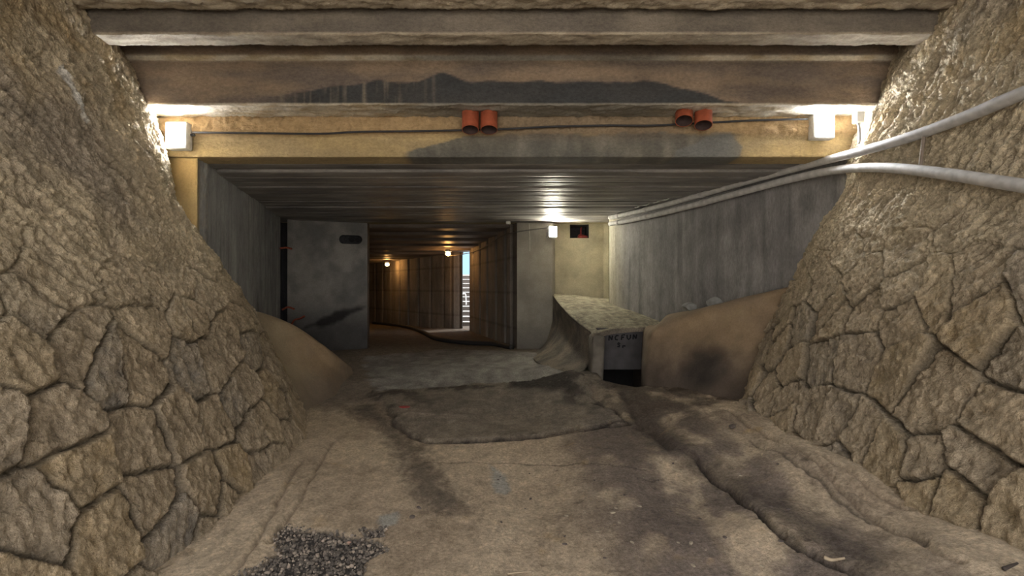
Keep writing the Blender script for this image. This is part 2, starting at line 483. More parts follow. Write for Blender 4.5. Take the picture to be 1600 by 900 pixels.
def stone_slope(name, ctrl, nu, nv, seed, side, plaster_lo, plaster_hi):
    """ctrl[station][row] = xyz; side = +1 when normals must point to +X"""
    A = catmull(np.array(ctrl, float), nu)
    A = np.swapaxes(catmull(np.swapaxes(A, 0, 1), nv), 0, 1)
    N = normals(A)
    if (N[..., 0].mean()) * side < 0: N = -N
    U = np.cumsum(np.concatenate([np.zeros((1, nv)), np.linalg.norm(np.diff(A, axis=0), axis=2)]), 0)
    V = np.cumsum(np.concatenate([np.zeros((nu, 1)), np.linalg.norm(np.diff(A, axis=1), axis=2)], 1), 1)
    U = A[..., 1] * 1.0 + 10  # stones run along depth
    u = U + 0.05 * fbm(U * 3, V * 3, seed, 3); v = V + 0.05 * fbm(U * 3, V * 3, seed + 5, 3)
    f1, e, cid, lx, ly = voronoi(u, v, seed, 0.40, 0.34)
    stone = sst(0.0, 0.028, e)
    tilt = (cid[..., 2] - .5) * lx * 0.22 + (cid[..., 3] - .5) * ly * 0.22
    hgt = 0.026 * stone + (cid[..., 4] - .5) * 0.03 + tilt * 1.2
    chip = fbm(A[..., 0] * 7 + cid[..., 5] * 9, A[..., 1] * 7, A[..., 2] * 7, 5, ridged=True)
    fine = fbm(A[..., 0] * 22, A[..., 1] * 22, A[..., 2] * 22, 3)
    d_stone = hgt + 0.03 * chip + 0.010 * fine
    bead = np.exp(-((e - 0.016) / 0.008) ** 2) * 0.010 - np.exp(-(e / 0.010) ** 2) * 0.03
    d_stone += bead
    # smeared plaster: ragged ledges slanting along the wall
    ang = -0.75
    uu = U * math.cos(ang) + V * math.sin(ang); vv = -U * math.sin(ang) + V * math.cos(ang)
    wx = .12 * fbm(U * 2, V * 2, seed + 50., 3); wy = .12 * fbm(U * 2, V * 2, seed + 60., 3)
    rag = fbm((uu + wx) * 2.2, (vv + wy) * 10, seed + 2.0, 6, ridged=True)
    grit = fbm(U * 16, V * 16, seed + 70., 4, ridged=True)
    lump = fbm(U * 2.3, V * 2.3, seed + 9.0, 4)
    mask = pnoise(U * 1.6, V * 1.6, 3.3)
    d_pl = 0.036 * lump + 0.062 * (rag - 0.1) * sst(-.45, .5, mask + .35) + 0.020 * fine + .012 * grit
    pk = sst(plaster_lo, plaster_hi, A[..., 2] + 0.35 * fbm(U * 1.5, V * 1.5, seed + 4.0, 3))
    pk2 = np.clip(pk, 0, 1)
    d = d_stone * (1 - 0.86 * pk2) + d_pl * (0.30 + 0.70 * pk2)
    # fade the relief at borders that meet other parts
    fu = np.minimum(1, (np.arange(nu)[::-1] / 8.0))[:, None]
    Pg = A + N * (d * fu)[..., None]
    # colours
    base = lerp((0.42, 0.33, 0.22), (0.27, 0.225, 0.175), cid[..., 2])
    base = lerp(base, (0.20, 0.20, 0.20), (cid[..., 3] > .87) * 0.65)
    base = lerp(base, (0.42, 0.30, 0.14), (cid[..., 4] > .86) * 0.55)
    base = lerp(base, C_SAND, sst(0.0, 0.6, chip) * 0.45)
    joint = np.exp(-(e / 0.016) ** 2)
    base = lerp(base, (0.06, 0.05, 0.04), joint * 0.9)
    pl = lerp((0.63, 0.54, 0.40), (0.46, 0.385, 0.28), sst(-.35, .5, lump + 0.5 * fbm(U * 6, V * 6, 3, 4)))
    pl = lerp(pl, (0.20, 0.17, 0.145), sst(0.15, -0.35, rag) * 0.8)  # relief hollows painted dark, standing in for shade
    pl = lerp(pl, (0.62, 0.53, 0.38), sst(0.25, 0.55, rag) * 0.7)  # highlights on the ridges painted into the colour
    c = lerp(base, pl, 0.15 + 0.80 * pk2)
    # grey unplastered streaky zones high on the wall
    gz_ = sst(0.05, 0.4, fbm(U * 0.8, V * 0.8, seed + 1.5, 4)) * sst(1.2, 2.4, A[..., 2]) * sst(4.6, 3.4, A[..., 1])
    c = lerp(c, (0.30, 0.265, 0.24), gz_ * 0.6)
    if side > 0:
        w_d = d_line(A[..., 1], A[..., 2], [(3.54, 3.10), (3.58, 2.95), (3.64, 2.80)]) + .02 * fine
        c = lerp(c, (.78, .75, .70), sst(.045, .025, w_d))
    top = sst(2.6, 3.3, A[..., 2]) * sst(-0.1, 0.35, fbm(U * 3, V * 3, seed + 30, 4))
    c = lerp(c, (0.42, 0.30, 0.15), top * 0.5)
    c = c * (1 + 0.28 * fine[..., None]) * (1 + .12 * chip[..., None])
    nxx = normals(Pg)[..., 0].mean()
    o = grid_obj(name, Pg, c, M_STONE, flip=(nxx * side < 0))
    tag(o, kind='structure')
    return o

zs = [-0.12, 0.75, 1.35, 1.8, 2.2, 2.6, 3.15, 3.95]
def st(Y, xs, zz=zs): return [(x, Y, z) for x, z in zip(xs, zz)]
LB = [P(487, 655, 6.0) - [0, 0, .12], P(428, 562, 6.35), P(386, 487, 6.3), P(350, 434, 5.9), P(311, 398, 5.5), P(266, 335, 5.2), P(240, 200, 5.03), (-3.72, 4.98, 3.95)]
LCTRL = [st(-1.7, [-1.8, -2.15, -2.4, -2.55, -2.68, -2.82, -3.0, -3.25]),
         st(0, [-1.85, -2.2, -2.44, -2.6, -2.74, -2.86, -3.02, -3.25]),
         st(1.6, [-1.9, -2.24, -2.47, -2.63, -2.77, -2.9, -3.04, -3.25]),
         st(3.0, [-1.93, -2.28, -2.52, -2.70, -2.84, -2.98, -3.12, -3.32]),
         st(4.1, [-2.0, -2.36, -2.60, -2.78, -2.93, -3.07, -3.22, -3.45]),
         [(-2.1, 5.2, -.1), (-2.50, 5.2, .75), (-2.75, 5.2, 1.35), (-2.93, 5.05, 1.8), (-3.06, 4.9, 2.15), (-3.20, 4.75, 2.55), (-3.32, 4.65, 3.15), (-3.66, 4.65, 3.95)],
         LB]
wall_left = stone_slope('wall_left', LCTRL, 900, 400, 5, +1, 0.95, 2.2)

RB = [P(1150, 640, 5.3) - [0, 0, .15], P(1188, 560, 5.65), P(1218, 490, 5.7), P(1243, 440, 5.6), P(1280, 362, 5.35), P(1325, 292, 5.1), P(1348, 205, 5.0), (3.75, 4.98, 3.95)]
rzs = [.2, .85, 1.35, 1.8, 2.2, 2.6, 3.15, 3.95]
RCTRL = [st(-1.7, [2.15, 2.42, 2.60, 2.74, 2.86, 2.97, 3.1, 3.3], rzs),
         st(0, [2.2, 2.46, 2.64, 2.78, 2.90, 3.0, 3.14, 3.3], rzs),
         st(1.6, [2.25, 2.5, 2.68, 2.82, 2.93, 3.03, 3.16, 3.3], rzs),
         st(3.0, [2.28, 2.54, 2.73, 2.88, 2.99, 3.09, 3.2, 3.36], rzs),
         st(4.1, [2.28, 2.56, 2.76, 2.93, 3.05, 3.15, 3.26, 3.45], rzs),
         [(2.28, 4.9, .2), (2.62, 5.1, .85), (2.87, 5.1, 1.35), (3.0, 5.0, 1.8), (3.11, 4.85, 2.2), (3.22, 4.75, 2.6), (3.3, 4.65, 3.15), (3.63, 4.65, 3.95)],
         RB]
wall_right = stone_slope('wall_right', RCTRL, 900, 390, 23, -1, 1.15, 2.4)

# smooth rendered aprons closing the ends of the stone slopes
def patch(name, rows, nu, nv, cfun, mat, amp=0.012, side=(0, -1, 0)):
    A = catmull(np.array(rows, float), nu)
    A = np.swapaxes(catmull(np.swapaxes(A, 0, 1), nv), 0, 1)
    N = normals(A)
    if (N @ np.array(side)).mean() < 0: N = -N; fl = True
    else: fl = False
    A = A + N * (amp * fbm(A[..., 0] * 2.5, A[..., 1] * 2.5, A[..., 2] * 2.5, 5))[..., None]
    o = grid_obj(name, A, cfun(A), mat, flip=fl)
    return tag(o, kind='structure')

def c_apron(A):
    n = fbm(A[..., 0] * 1.6, A[..., 1] * 1.6, A[..., 2] * 1.6, 5)
    m = fbm(A[..., 0] * 6, A[..., 1] * 6, A[..., 2] * 6, 5)
    c = lerp((0.31, 0.225, 0.14), (0.24, 0.18, 0.125), sst(-.3, .4, n + .4 * m))
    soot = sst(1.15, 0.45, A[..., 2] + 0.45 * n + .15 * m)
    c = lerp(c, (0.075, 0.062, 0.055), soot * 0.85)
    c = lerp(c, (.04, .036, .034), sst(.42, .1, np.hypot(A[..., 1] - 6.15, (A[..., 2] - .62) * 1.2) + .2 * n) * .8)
    c = c * (1 + .3 * m[..., None])
    c = lerp(c, (0.33, 0.25, 0.15), sst(.28, .5, fbm(A[..., 0] * 2, A[..., 1] * 2, A[..., 2] * 2 + 4, 3)) * .6)
    return c
def c_apronL(A):
    n = fbm(A[..., 0] * 1.6, A[..., 1] * 1.6, A[..., 2] * 1.6, 5)
    m = fbm(A[..., 0] * 6, A[..., 1] * 6, A[..., 2] * 6, 5)
    c = lerp((0.31, 0.225, 0.14), (0.25, 0.19, 0.135), sst(-.3, .4, n + .4 * m)) * (1 + .3 * m[..., None])
    c = lerp(c, (.36, .30, .21), sst(7.1, 6.3, A[..., 1] + .5 * n + .3 * m) * .8)
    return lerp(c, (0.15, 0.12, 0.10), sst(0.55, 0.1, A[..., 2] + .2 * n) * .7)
tp = lambda v, dz=0, dx=0, dy=0: np.array(v) + [dx, dy, dz]
aproL = [
    [P(487, 655, 5.95) - [0, 0, .2], P(428, 562, 6.3), P(384, 487, 6.25), (-3.55, 6.3, 1.34), (-4.3, 6.6, 1.30)],
    [P(505, 640, 6.5) - [0, 0, .1], P(462, 572, 6.75), P(425, 497, 6.65), (-3.5, 6.85, 1.2), (-4.4, 7.2, 1.15)],
    [P(528, 618, 7.1) - [0, 0, .08], P(500, 570, 7.2), P(467, 513, 7.05), (-3.4, 7.5, 1.0), (-4.4, 8.0, .95)],
    [P(545, 602, 7.8) - [0, 0, .08], P(530, 580, 7.7), P(515, 548, 7.5), (-3.2, 8.1, .75), (-4.4, 8.8, .7)],
    [P(556, 590, 8.5) - [0, 0, .12], P(551, 580, 8.4), P(545, 572, 8.3), (-3.1, 8.9, .35), (-4.3, 9.4, .25)],
]
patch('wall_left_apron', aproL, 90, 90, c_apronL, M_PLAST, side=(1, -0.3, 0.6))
aproR = [
    [P(1158, 648, 5.25) - [0, 0, .15], P(1192, 562, 5.68), P(1222, 488, 5.72), P(1240, 449, 5.62), (3.35, 5.75, 1.62)],
    [P(1110, 625, 5.75) - [0, 0, .1], P(1130, 570, 5.95), P(1150, 510, 6.05), P(1160, 467, 6.05), (3.05, 6.3, 1.50)],
    [P(1065, 615, 6.2) - [0, 0, .1], P(1075, 570, 6.35), P(1085, 520, 6.45), P(1092, 485, 6.5), (2.7, 7.1, 1.33)],
    [P(1022, 607, 6.55) - [0, 0, .1], P(1028, 570, 6.65), P(1036, 525, 6.75), P(1042, 500, 6.8), (2.4, 7.8, 1.2)],
    [P(1001, 603, 6.8) - [0, 0, .5], P(1004, 575, 6.9), P(1010, 538, 7.0), P(1018, 514, 7.05), (2.35, 8.0, 1.08)],
    [(2.0, 7.9, -.4), (2.0, 7.9, .3), (2.0, 7.9, .75), (2.05, 7.9, 1.0), (2.3, 8.1, 1.0)],
]
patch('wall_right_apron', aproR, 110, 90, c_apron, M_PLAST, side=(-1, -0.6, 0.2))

# ================================================================== CONCRETE WALLS
def path_wall(name, pts, z0, z1, cfun, mat, dfun=None, step=0.03, zstep=0.05, smooth_path=False, flip=None, lean=0.0):
    if smooth_path:
        L = sum(np.linalg.norm(np.subtract(b, a)) for a, b in zip(pts[:-1], pts[1:]))
        pl = catmull(np.array(pts, float), int(L / step))
    else:
        pl = linres(pts, step)
    n = len(pl)
    s = np.concatenate([[0], np.cumsum(np.linalg.norm(np.diff(pl, axis=0), axis=1))])
    nz = int((z1 - z0) / zstep) + 1
    zz = np.linspace(z0, z1, nz)
    Sg = np.repeat(s[:, None], nz, 1); Zg = np.repeat(zz[None], n, 0)
    A = np.zeros((n, nz, 3)); A[..., 0] = pl[:, 0:1]; A[..., 1] = pl[:, 1:2]; A[..., 2] = Zg
    N = normals(A)
    cen = np.array([0, 0, EYE]) - A.mean((0, 1))
    f = (N @ cen).mean() < 0
    if flip is not None: f = flip
    if f: N = -N
    d = 0.006 * fbm(Sg * 2, Zg * 2, 1, 4)
    if dfun is not None: d = d + dfun(Sg, Zg, A)
    A = A + N * d[..., None]
    o = grid_obj(name, A, cfun(Sg, Zg, A), mat, flip=f)
    return tag(o, kind='structure')

def board(Sg, Zg, A, wd=0.18, amp=0.006):
    b = np.floor(Sg / wd)
    r = np.abs(np.sin(b * 12.9898) * 43758.5453) % 1
    e = np.abs(Sg / wd - np.round(Sg / wd)) * wd
    return (r - .5) * amp - 0.006 * np.exp(-(e / .012) ** 2) + 0.004 * fbm(Sg * 10, Zg * 1.2, 4, 4)

def conc_col(ca, cb, dark=0.5, wd=0.18):
    def f(Sg, Zg, A):
        n = fbm(Sg * 1.2, Zg * 0.6, 3, 5); st_ = fbm(Sg * 9, Zg * 0.5, 6, 4)
        c = lerp(ca, cb, sst(-.35, .35, n + .5 * st_))
        b = np.floor(Sg / wd); r = np.abs(np.sin(b * 78.233) * 43758.5453) % 1
        c = c * (0.96 + 0.08 * r[..., None])
        sp_ = fbm(Sg * 5, Zg * 3.5, 9, 5)
        c = c * (1 + .35 * sp_[..., None])
        c = lerp(c, (.09, .088, .09), sst(.2, .5, fbm(Sg * 2.2, Zg * 1.4, 19, 5)) * .5)
        c = lerp(c, (0.06, 0.058, 0.06), sst(0.15, 0.55, st_) * dark)
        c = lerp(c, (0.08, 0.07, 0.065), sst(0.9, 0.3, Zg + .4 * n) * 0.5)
        return c
    return f

# front end of the left abutment under the beam (yellow washed render)
def c_yell(Sg, Zg, A):
    n = fbm(Sg * 2, Zg * 2, 3, 5)
    return lerp(C_YELL, (0.40, 0.28, 0.12), sst(-.3, .4, n))
path_wall('wall_left_front', [(-4.2, 5.06), (-3.11, 5.06)], -.1, 3.0, c_yell, M_PLAST)
def d_leftwall(Sg, Zg, A):
    e = sst(0.10, .14, Sg) * sst(.36, .30, Sg)
    return board(Sg, Zg, A) + e * 0.03 * fbm(Sg * 14, Zg * 14, 5, 4, ridged=True)
def c_leftwall(Sg, Zg, A):
    c = conc_col((0.36, 0.37, 0.38), (0.25, 0.26, 0.275), .4)(Sg, Zg, A)
    c = lerp(c, (0.34, 0.28, 0.17), sst(.12, .02, Sg))
    e = sst(0.10, .14, Sg) * sst(.36, .30, Sg)
    return lerp(c, (0.36, .33, .29), e * sst(-.2, .3, fbm(Sg * 14, Zg * 14, 5, 4)) * .7)
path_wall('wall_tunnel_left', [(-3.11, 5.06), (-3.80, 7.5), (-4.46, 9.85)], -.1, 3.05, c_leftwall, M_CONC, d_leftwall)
# recess and slot behind its far end
path_wall('wall_slot', [(-4.46, 9.85), (-4.75, 9.9), (-4.8, 10.7), (-4.3, 10.7)], -.1, 3.05, lambda s, z, A: lerp(C_DARK, C_DARK, z * 0), M_CONC, flip=False)

def c_back(Sg, Zg, A):
    n = fbm(Sg * 1.3, Zg * 1.3, 13, 5); n2_ = fbm(Sg * 4, Zg * 4, 17, 4)
    c = lerp((0.29, 0.28, 0.27), (0.17, 0.17, 0.17), sst(-.3, .4, n + .5 * n2_))
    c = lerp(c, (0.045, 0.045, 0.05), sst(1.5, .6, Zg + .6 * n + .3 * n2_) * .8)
    blot = sst(.15, .05, np.abs((Zg - 1.0) - .35 * (Sg - .9)) + .25 * np.abs(Sg - .9) + .10 * n2_ - .03)
    return lerp(c, (0.015, .015, .017), blot * .85)
# the wall is cut by two drain holes: build it as a grid with a real recess
def d_back(Sg, Zg, A):
    px = 800 + A[..., 0] / A[..., 1] * 800
    a = np.hypot(A[..., 0] - P(537, 374, 10.8)[0], A[..., 2] - P(537, 374, 10.8)[2])
    return 0.02 * fbm(Sg * 1.5, Zg * 1.5, 2, 4)
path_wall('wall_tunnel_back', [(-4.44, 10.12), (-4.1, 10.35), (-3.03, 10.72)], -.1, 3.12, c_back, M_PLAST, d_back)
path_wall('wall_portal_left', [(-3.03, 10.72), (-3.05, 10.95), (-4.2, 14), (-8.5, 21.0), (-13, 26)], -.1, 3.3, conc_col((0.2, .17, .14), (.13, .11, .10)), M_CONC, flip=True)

# pillar beside the portal and the recess wall with the vent
def c_pillar(Sg, Zg, A):
    n = fbm(Sg * 2, Zg * 1.2, 23, 5)
    c = lerp((0.33, 0.31, 0.265), (0.24, 0.225, 0.20), sst(-.3, .4, n))
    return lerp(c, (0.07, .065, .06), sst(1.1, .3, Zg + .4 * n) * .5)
path_wall('wall_pillar', [(0.105, 10.6), (0.84, 10.58), (0.90, 10.72), (0.90, 11.0)], -.1, 3.1, c_pillar, M_PLAST)
VX0, VX1, VZ0, VZ1 = 1.235, 1.64, 2.665, 2.955
def c_recess(Sg, Zg, A):
    n = fbm(Sg * 2, Zg * 2, 31, 5)
    c = lerp((0.52, 0.48, 0.34), (0.43, 0.39, 0.28), sst(-.3, .4, n))
    return lerp(c, (0.25, .22, .17), sst(0.8, 1.3, Sg + .3 * n) * .6)
def flat_wall(name, x0, x1, z0, z1, Y):
    return path_wall(name, [(x0, Y), (x1, Y)], z0, z1, lambda s, z, A: c_recess(A[..., 0] - .9, z, A), M_PLAST)
rec = []
for (a, b, c0, d0) in ((0.9, VX0, 0.2, 3.1), (VX1, 1.95, 0.2, 3.1), (VX0, VX1, 0.2, VZ0), (VX0, VX1, VZ1, 3.1)):
    rec.append(flat_wall('wall_recess', a, b, c0, d0, 10.92))
path_wall('wall_recess_corner', [(1.95, 10.92), (2.12, 10.82), (2.2, 10.6), (2.15, 10.1), (1.86, 9.85)], 0.2, 3.1, lambda s, z, A: c_recess(s + .8, z, A), M_PLAST, smooth_path=True)
# near-black vent box behind the hole
bm = bmesh.new()
for lo, hi in (((VX0 - .04, 10.93, VZ0), (VX0, 11.5, VZ1)), ((VX1, 10.93, VZ0), (VX1 + .04, 11.5, VZ1)),
               ((VX0 - .04, 10.93, VZ0 - .04), (VX1 + .04, 11.5, VZ0)), ((VX0 - .04, 10.93, VZ1), (VX1 + .04, 11.5, VZ1 + .04)), ((VX0 - .04, 11.5, VZ0 - .04), (VX1 + .04, 11.54, VZ1 + .04))):
    box(bm, lo, hi)
M_DARKC = mat_plain('dark_vent_concrete', (0.06, 0.06, 0.065), 0.9)
tag(bm_obj('wall_vent_recess', bm, M_DARKC), kind='structure')

# long wall on the right of the covered stretch, rounded at its far end
def c_rw(Sg, Zg, A):
    c = conc_col((0.27, 0.26, 0.255), (0.185, 0.178, 0.18), .5)(Sg, Zg, A)
    c = lerp(c, (0.36, 0.33, 0.25), sst(.9, .1, Sg) * .8)  # lamp-lit far end painted paler into the wall colour
    return c
path_wall('wall_tunnel_right', [(1.86, 9.85), (1.90, 9.6), (2.12, 8.9), (2.40, 8.0), (2.66, 7.1), (3.02, 6.0), (3.30, 5.25), (3.40, 5.0)], -.1, 3.06, c_rw, M_CONC, board, smooth_path=True)

# walls of the farther bore
def pan(Sg, Zg, A, wd=0.85):
    e = np.abs(Sg / wd - np.round(Sg / wd)) * wd
    b = np.floor(Sg / wd + .5); r = np.abs(np.sin(b * 12.9) * 4375.5) % 1
    h = np.abs(Zg / .75 - np.round(Zg / .75)) * .75
    return -0.09 * np.exp(-(e / .055) ** 2) + (r - .5) * .05 - .008 * np.exp(-(h / .012) ** 2)
def c_pan(Sg, Zg, A, wd=0.85):
    n = fbm(Sg * 1.3, Zg * .7, 41, 5)
    b = np.floor(Sg / wd + .5); r = np.abs(np.sin(b * 12.9) * 4375.5) % 1
    c = lerp((0.24, 0.21, 0.18), (0.14, 0.13, 0.125), sst(-.3, .4, n)) * (0.75 + .5 * r[..., None])
    e = np.abs(Sg / wd - np.round(Sg / wd)) * wd
    c = lerp(c, (.03, .027, .025), np.exp(-(e / .05) ** 2) * .9)
    h = np.abs(Zg / .75 - np.round(Zg / .75)) * .75
    return lerp(c, (.07, .06, .05), np.exp(-(h / .02) ** 2) * .5)
path_wall('wall_bore_right', [(0.105, 10.6), (-1.27, 15.3)], -.1, 3.1, c_pan, M_CONC, pan)
path_wall('wall_bore_right_end', [(-1.27, 15.3), (-0.95, 15.45), (0.45, 10.9)], -.1, 3.1, c_pan, M_CONC, flip=False)
path_wall('wall_bore_far', [(-1.56, 15.95), (-1.84, 15.98), (-3.1, 17.6), (-6.2, 22.0), (-10, 26)], -.1, 3.1, c_pan, M_CONC, pan)
path_wall('wall_bore_far_end', [(-1.56, 15.95), (-1.6, 16.2), (-3.3, 18.0)], -.1, 3.1, c_pan, M_CONC, flip=True)
path_wall('wall_added_bore_cap', [(-13, 26), (-9.5, 26.2)], -.1, 3.1, c_pan, M_CONC)  # unseen end cap, added to stop light leaking into the bore

# ================================================================== CEILING AND BEAMS
def ext(name, prof, x0, x1, cfun, mat, dfun, xstep=0.03, pstep=0.025):
    pl = linres(prof, pstep)           # (Y, z)
    xs = np.linspace(x0, x1, int((x1 - x0) / xstep))
    A = np.zeros((len(xs), len(pl), 3))
    A[..., 0] = xs[:, None]; A[..., 1] = pl[None, :, 0]; A[..., 2] = pl[None, :, 1]
    N = normals(A)
    # normal must point away from the beam's own centre line
    cc = np.array([0, pl[:, 0].mean(), pl[:, 1].max() + .1])
    if ((A - cc) * N)[..., 1:].sum() < 0: N = -N; fl = True
    else: fl = False
    A = A + N * dfun(A, N)[..., None]
    o = grid_obj(name, A, cfun(A, N), mat, flip=fl)
    return tag(o, kind='structure')

def d_beam(amp_u=0.03, amp_f=0.006):
    def f(A, N):
        under = sst(-.4, -.9, N[..., 2])
        r = fbm(A[..., 0] * 5, A[..., 1] * 12, A[..., 2] * 6, 5)
        r = r + .5 * fbm(A[..., 0] * 24, A[..., 1] * 30, A[..., 2] * 20, 3, ridged=True)
        return amp_u * under * r + amp_f * (1 - under) * fbm(A[..., 0] * 3, A[..., 1] * 3, A[..., 2] * 8, 4)
    return f

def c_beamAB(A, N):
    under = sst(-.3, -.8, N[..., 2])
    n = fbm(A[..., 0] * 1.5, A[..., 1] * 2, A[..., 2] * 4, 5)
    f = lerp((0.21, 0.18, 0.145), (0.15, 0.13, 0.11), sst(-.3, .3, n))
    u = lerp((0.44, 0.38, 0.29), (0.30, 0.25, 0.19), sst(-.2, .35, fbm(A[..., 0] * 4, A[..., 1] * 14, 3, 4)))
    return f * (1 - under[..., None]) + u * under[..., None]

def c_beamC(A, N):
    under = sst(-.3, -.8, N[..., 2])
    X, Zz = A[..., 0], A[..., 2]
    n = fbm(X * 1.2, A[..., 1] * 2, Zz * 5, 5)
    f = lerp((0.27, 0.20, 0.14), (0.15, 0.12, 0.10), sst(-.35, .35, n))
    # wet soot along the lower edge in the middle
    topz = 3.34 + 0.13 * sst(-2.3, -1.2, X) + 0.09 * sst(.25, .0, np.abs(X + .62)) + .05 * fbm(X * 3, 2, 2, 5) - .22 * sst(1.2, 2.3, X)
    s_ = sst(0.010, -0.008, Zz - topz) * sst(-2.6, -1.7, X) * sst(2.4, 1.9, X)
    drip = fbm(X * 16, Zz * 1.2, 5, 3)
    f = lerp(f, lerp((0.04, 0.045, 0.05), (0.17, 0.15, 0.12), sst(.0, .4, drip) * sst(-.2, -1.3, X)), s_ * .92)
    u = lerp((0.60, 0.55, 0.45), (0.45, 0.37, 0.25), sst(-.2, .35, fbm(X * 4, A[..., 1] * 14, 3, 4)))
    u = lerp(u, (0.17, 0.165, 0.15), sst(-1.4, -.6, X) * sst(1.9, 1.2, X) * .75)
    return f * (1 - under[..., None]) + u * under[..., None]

def c_beamD(A, N):
    X, Zz = A[..., 0], A[..., 2]
    n = fbm(X * 1.5, 3, Zz * 4, 5)
    rough = sst(3.06, 3.12, Zz + .03 * n)
    f = lerp((0.46, 0.35, 0.18), (0.36, 0.28, 0.16), sst(-.3, .3, n))
    f = lerp(f, (0.38, 0.26, 0.14), rough * .8)
    # grey damp patches
    e1 = 2.9 + .25 * sst(-1.15, -.3, X + .1 * n) * 1.0 - .02
    k = sst(-1.08, -.98, X + .05 * n) * sst(2.30, 2.1, X + .2 * n) * sst(.008, -.008, Zz - .03 * fbm(X * 6, 3, 5, 4) - (2.93 + .17 * sst(-1.1, -.35, X) + .03 * n + .0 * X))
    f = lerp(f, lerp((0.085, 0.095, 0.10), (0.20, 0.20, 0.185), sst(-.2, .5, fbm(X * 5, 1, Zz * 2, 4))), k * .85)
    k2 = sst(.03, -.0, sdf_poly(X + .03 * n, Zz, [(1.6, 2.88), (2.2, 2.86), (2.25, 2.98), (2.12, 3.1), (1.95, 3.1), (1.8, 3.0), (1.62, 2.94)]))
    f = lerp(f, (0.17, 0.175, 0.17), k2 * .8)
    k3 = sst(-.9, .2, X) * sst(2.2, 1.3, X) * sst(3.0, 3.1, Zz)
    return lerp(f, (0.17, 0.14, 0.11), k3 * .65)
def d_beamD(A, N):
    X, Zz = A[..., 0], A[..., 2]
    n = fbm(X * 1.5, 3, Zz * 4, 5)
    rough = sst(3.05, 3.14, Zz + .03 * n)
    return rough * (0.025 + .045 * fbm(X * 9, 2, Zz * 9, 5, ridged=True)) + .005 * fbm(X * 3, 1, Zz * 5, 4)

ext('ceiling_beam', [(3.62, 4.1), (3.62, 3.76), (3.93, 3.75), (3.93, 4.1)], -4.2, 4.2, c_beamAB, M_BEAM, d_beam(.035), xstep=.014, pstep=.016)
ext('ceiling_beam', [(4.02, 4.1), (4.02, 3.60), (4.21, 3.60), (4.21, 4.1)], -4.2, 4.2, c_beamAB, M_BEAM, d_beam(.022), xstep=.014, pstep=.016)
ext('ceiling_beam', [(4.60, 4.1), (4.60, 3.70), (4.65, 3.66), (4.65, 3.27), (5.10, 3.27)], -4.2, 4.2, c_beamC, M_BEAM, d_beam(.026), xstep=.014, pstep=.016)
ext('ceiling_beam', [(5.02, 3.4), (5.02, 2.885), (5.3, 2.885)], -4.4, 4.4, c_beamD, M_BEAM, d_beamD, xstep=.014, pstep=.016)
for yb in (2.5, 1.3, 0.1, -1.1):
    ext('ceiling_beam', [(yb - .15, 4.1), (yb - .15, 3.76), (yb + .15, 3.76), (yb + .15, 4.1)], -4.2, 4.2, c_beamAB, M_BEAM, d_beam(.02), xstep=.15, pstep=.06)

# joisted deck over the covered stretch
prof = []
y = 5.06
rs = np.random.RandomState(3)
def zc(y): return 2.885 + (y - 5) * 0.014
while y < 11.0:
    wj = 0.25 + rs.uniform(-.03, .03); dz = rs.uniform(-.012, .012)
    prof += [(y, zc(y) + .08), (y + .003, zc(y) + dz + .018), (y + .012, zc(y) + dz + .005), (y + .03, zc(y) + dz), (y + wj, zc(y) + dz + rs.uniform(-.006, .010)), (y + wj + .006, zc(y) + .08)]
    y += wj + .06
prof[-1] = (11.02, 2.97)
def c_joist(A, N):
    n = fbm(A[..., 0] * .8, A[..., 1] * 2.2, 3, 5); n2_ = fbm(A[..., 0] * 1.5, A[..., 1] * 9, 5, 4)
    c = lerp((0.34, 0.325, 0.31), (0.18, 0.175, 0.175), sst(-.35, .35, n + .6 * n2_))
    c = lerp(c, (0.45, 0.37, 0.16), sst(10.55, 10.75, A[..., 1]) * .8)  # lit strip on the last joist painted in as yellow
    c = lerp(c, (0.02, .02, .02), sst(.025, .05, A[..., 2] - zc(A[..., 1])) * .9)  # shade in the gaps between joists painted near black
    return c
def d_j(A, N): return 0.004 * fbm(A[..., 0] * 2, A[..., 1] * 8, 2, 4)
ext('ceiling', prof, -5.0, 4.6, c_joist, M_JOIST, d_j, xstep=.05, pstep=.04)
# deck of the farther bore, stepping down
prof = []
y = 11.02; k = 0
while y < 27:
    zt = float(np.interp(y, [11, 16, 22, 27], [2.90, 2.66, 2.60, 2.6]))
    prof += [(y, zt + .10), (y + .02, zt), (y + .80, zt), (y + .82, zt + .10)]
    y += 1.0
def c_fard(A, N):
    n = fbm(A[..., 0] * .8, A[..., 1] * 2.2, 3, 5)
    return lerp((0.20, 0.165, 0.14), (0.12, 0.10, 0.09), sst(-.35, .35, n))
# clipped so that it ends over the bore's right wall
pl = linres(prof, .1)
def xr(Y): return np.interp(Y, [10.6, 15.3, 15.95, 17.6, 22, 26], [0.25, -1.12, -1.45, -2.95, -6.0, -9.7])
def xl(Y): return np.interp(Y, [10.6, 14, 21, 26], [-3.6, -4.5, -8.8, -13.5])
uu = np.linspace(0, 1, 90)
A = np.zeros((90, len(pl), 3))
A[..., 0] = xl(pl[:, 0])[None] + (xr(pl[:, 0]) - xl(pl[:, 0]))[None] * uu[:, None]
A[..., 1] = pl[None, :, 0]; A[..., 2] = pl[None, :, 1]
tag(grid_obj('ceiling_bore', A, c_fard(A, None), M_JOIST), kind='structure')
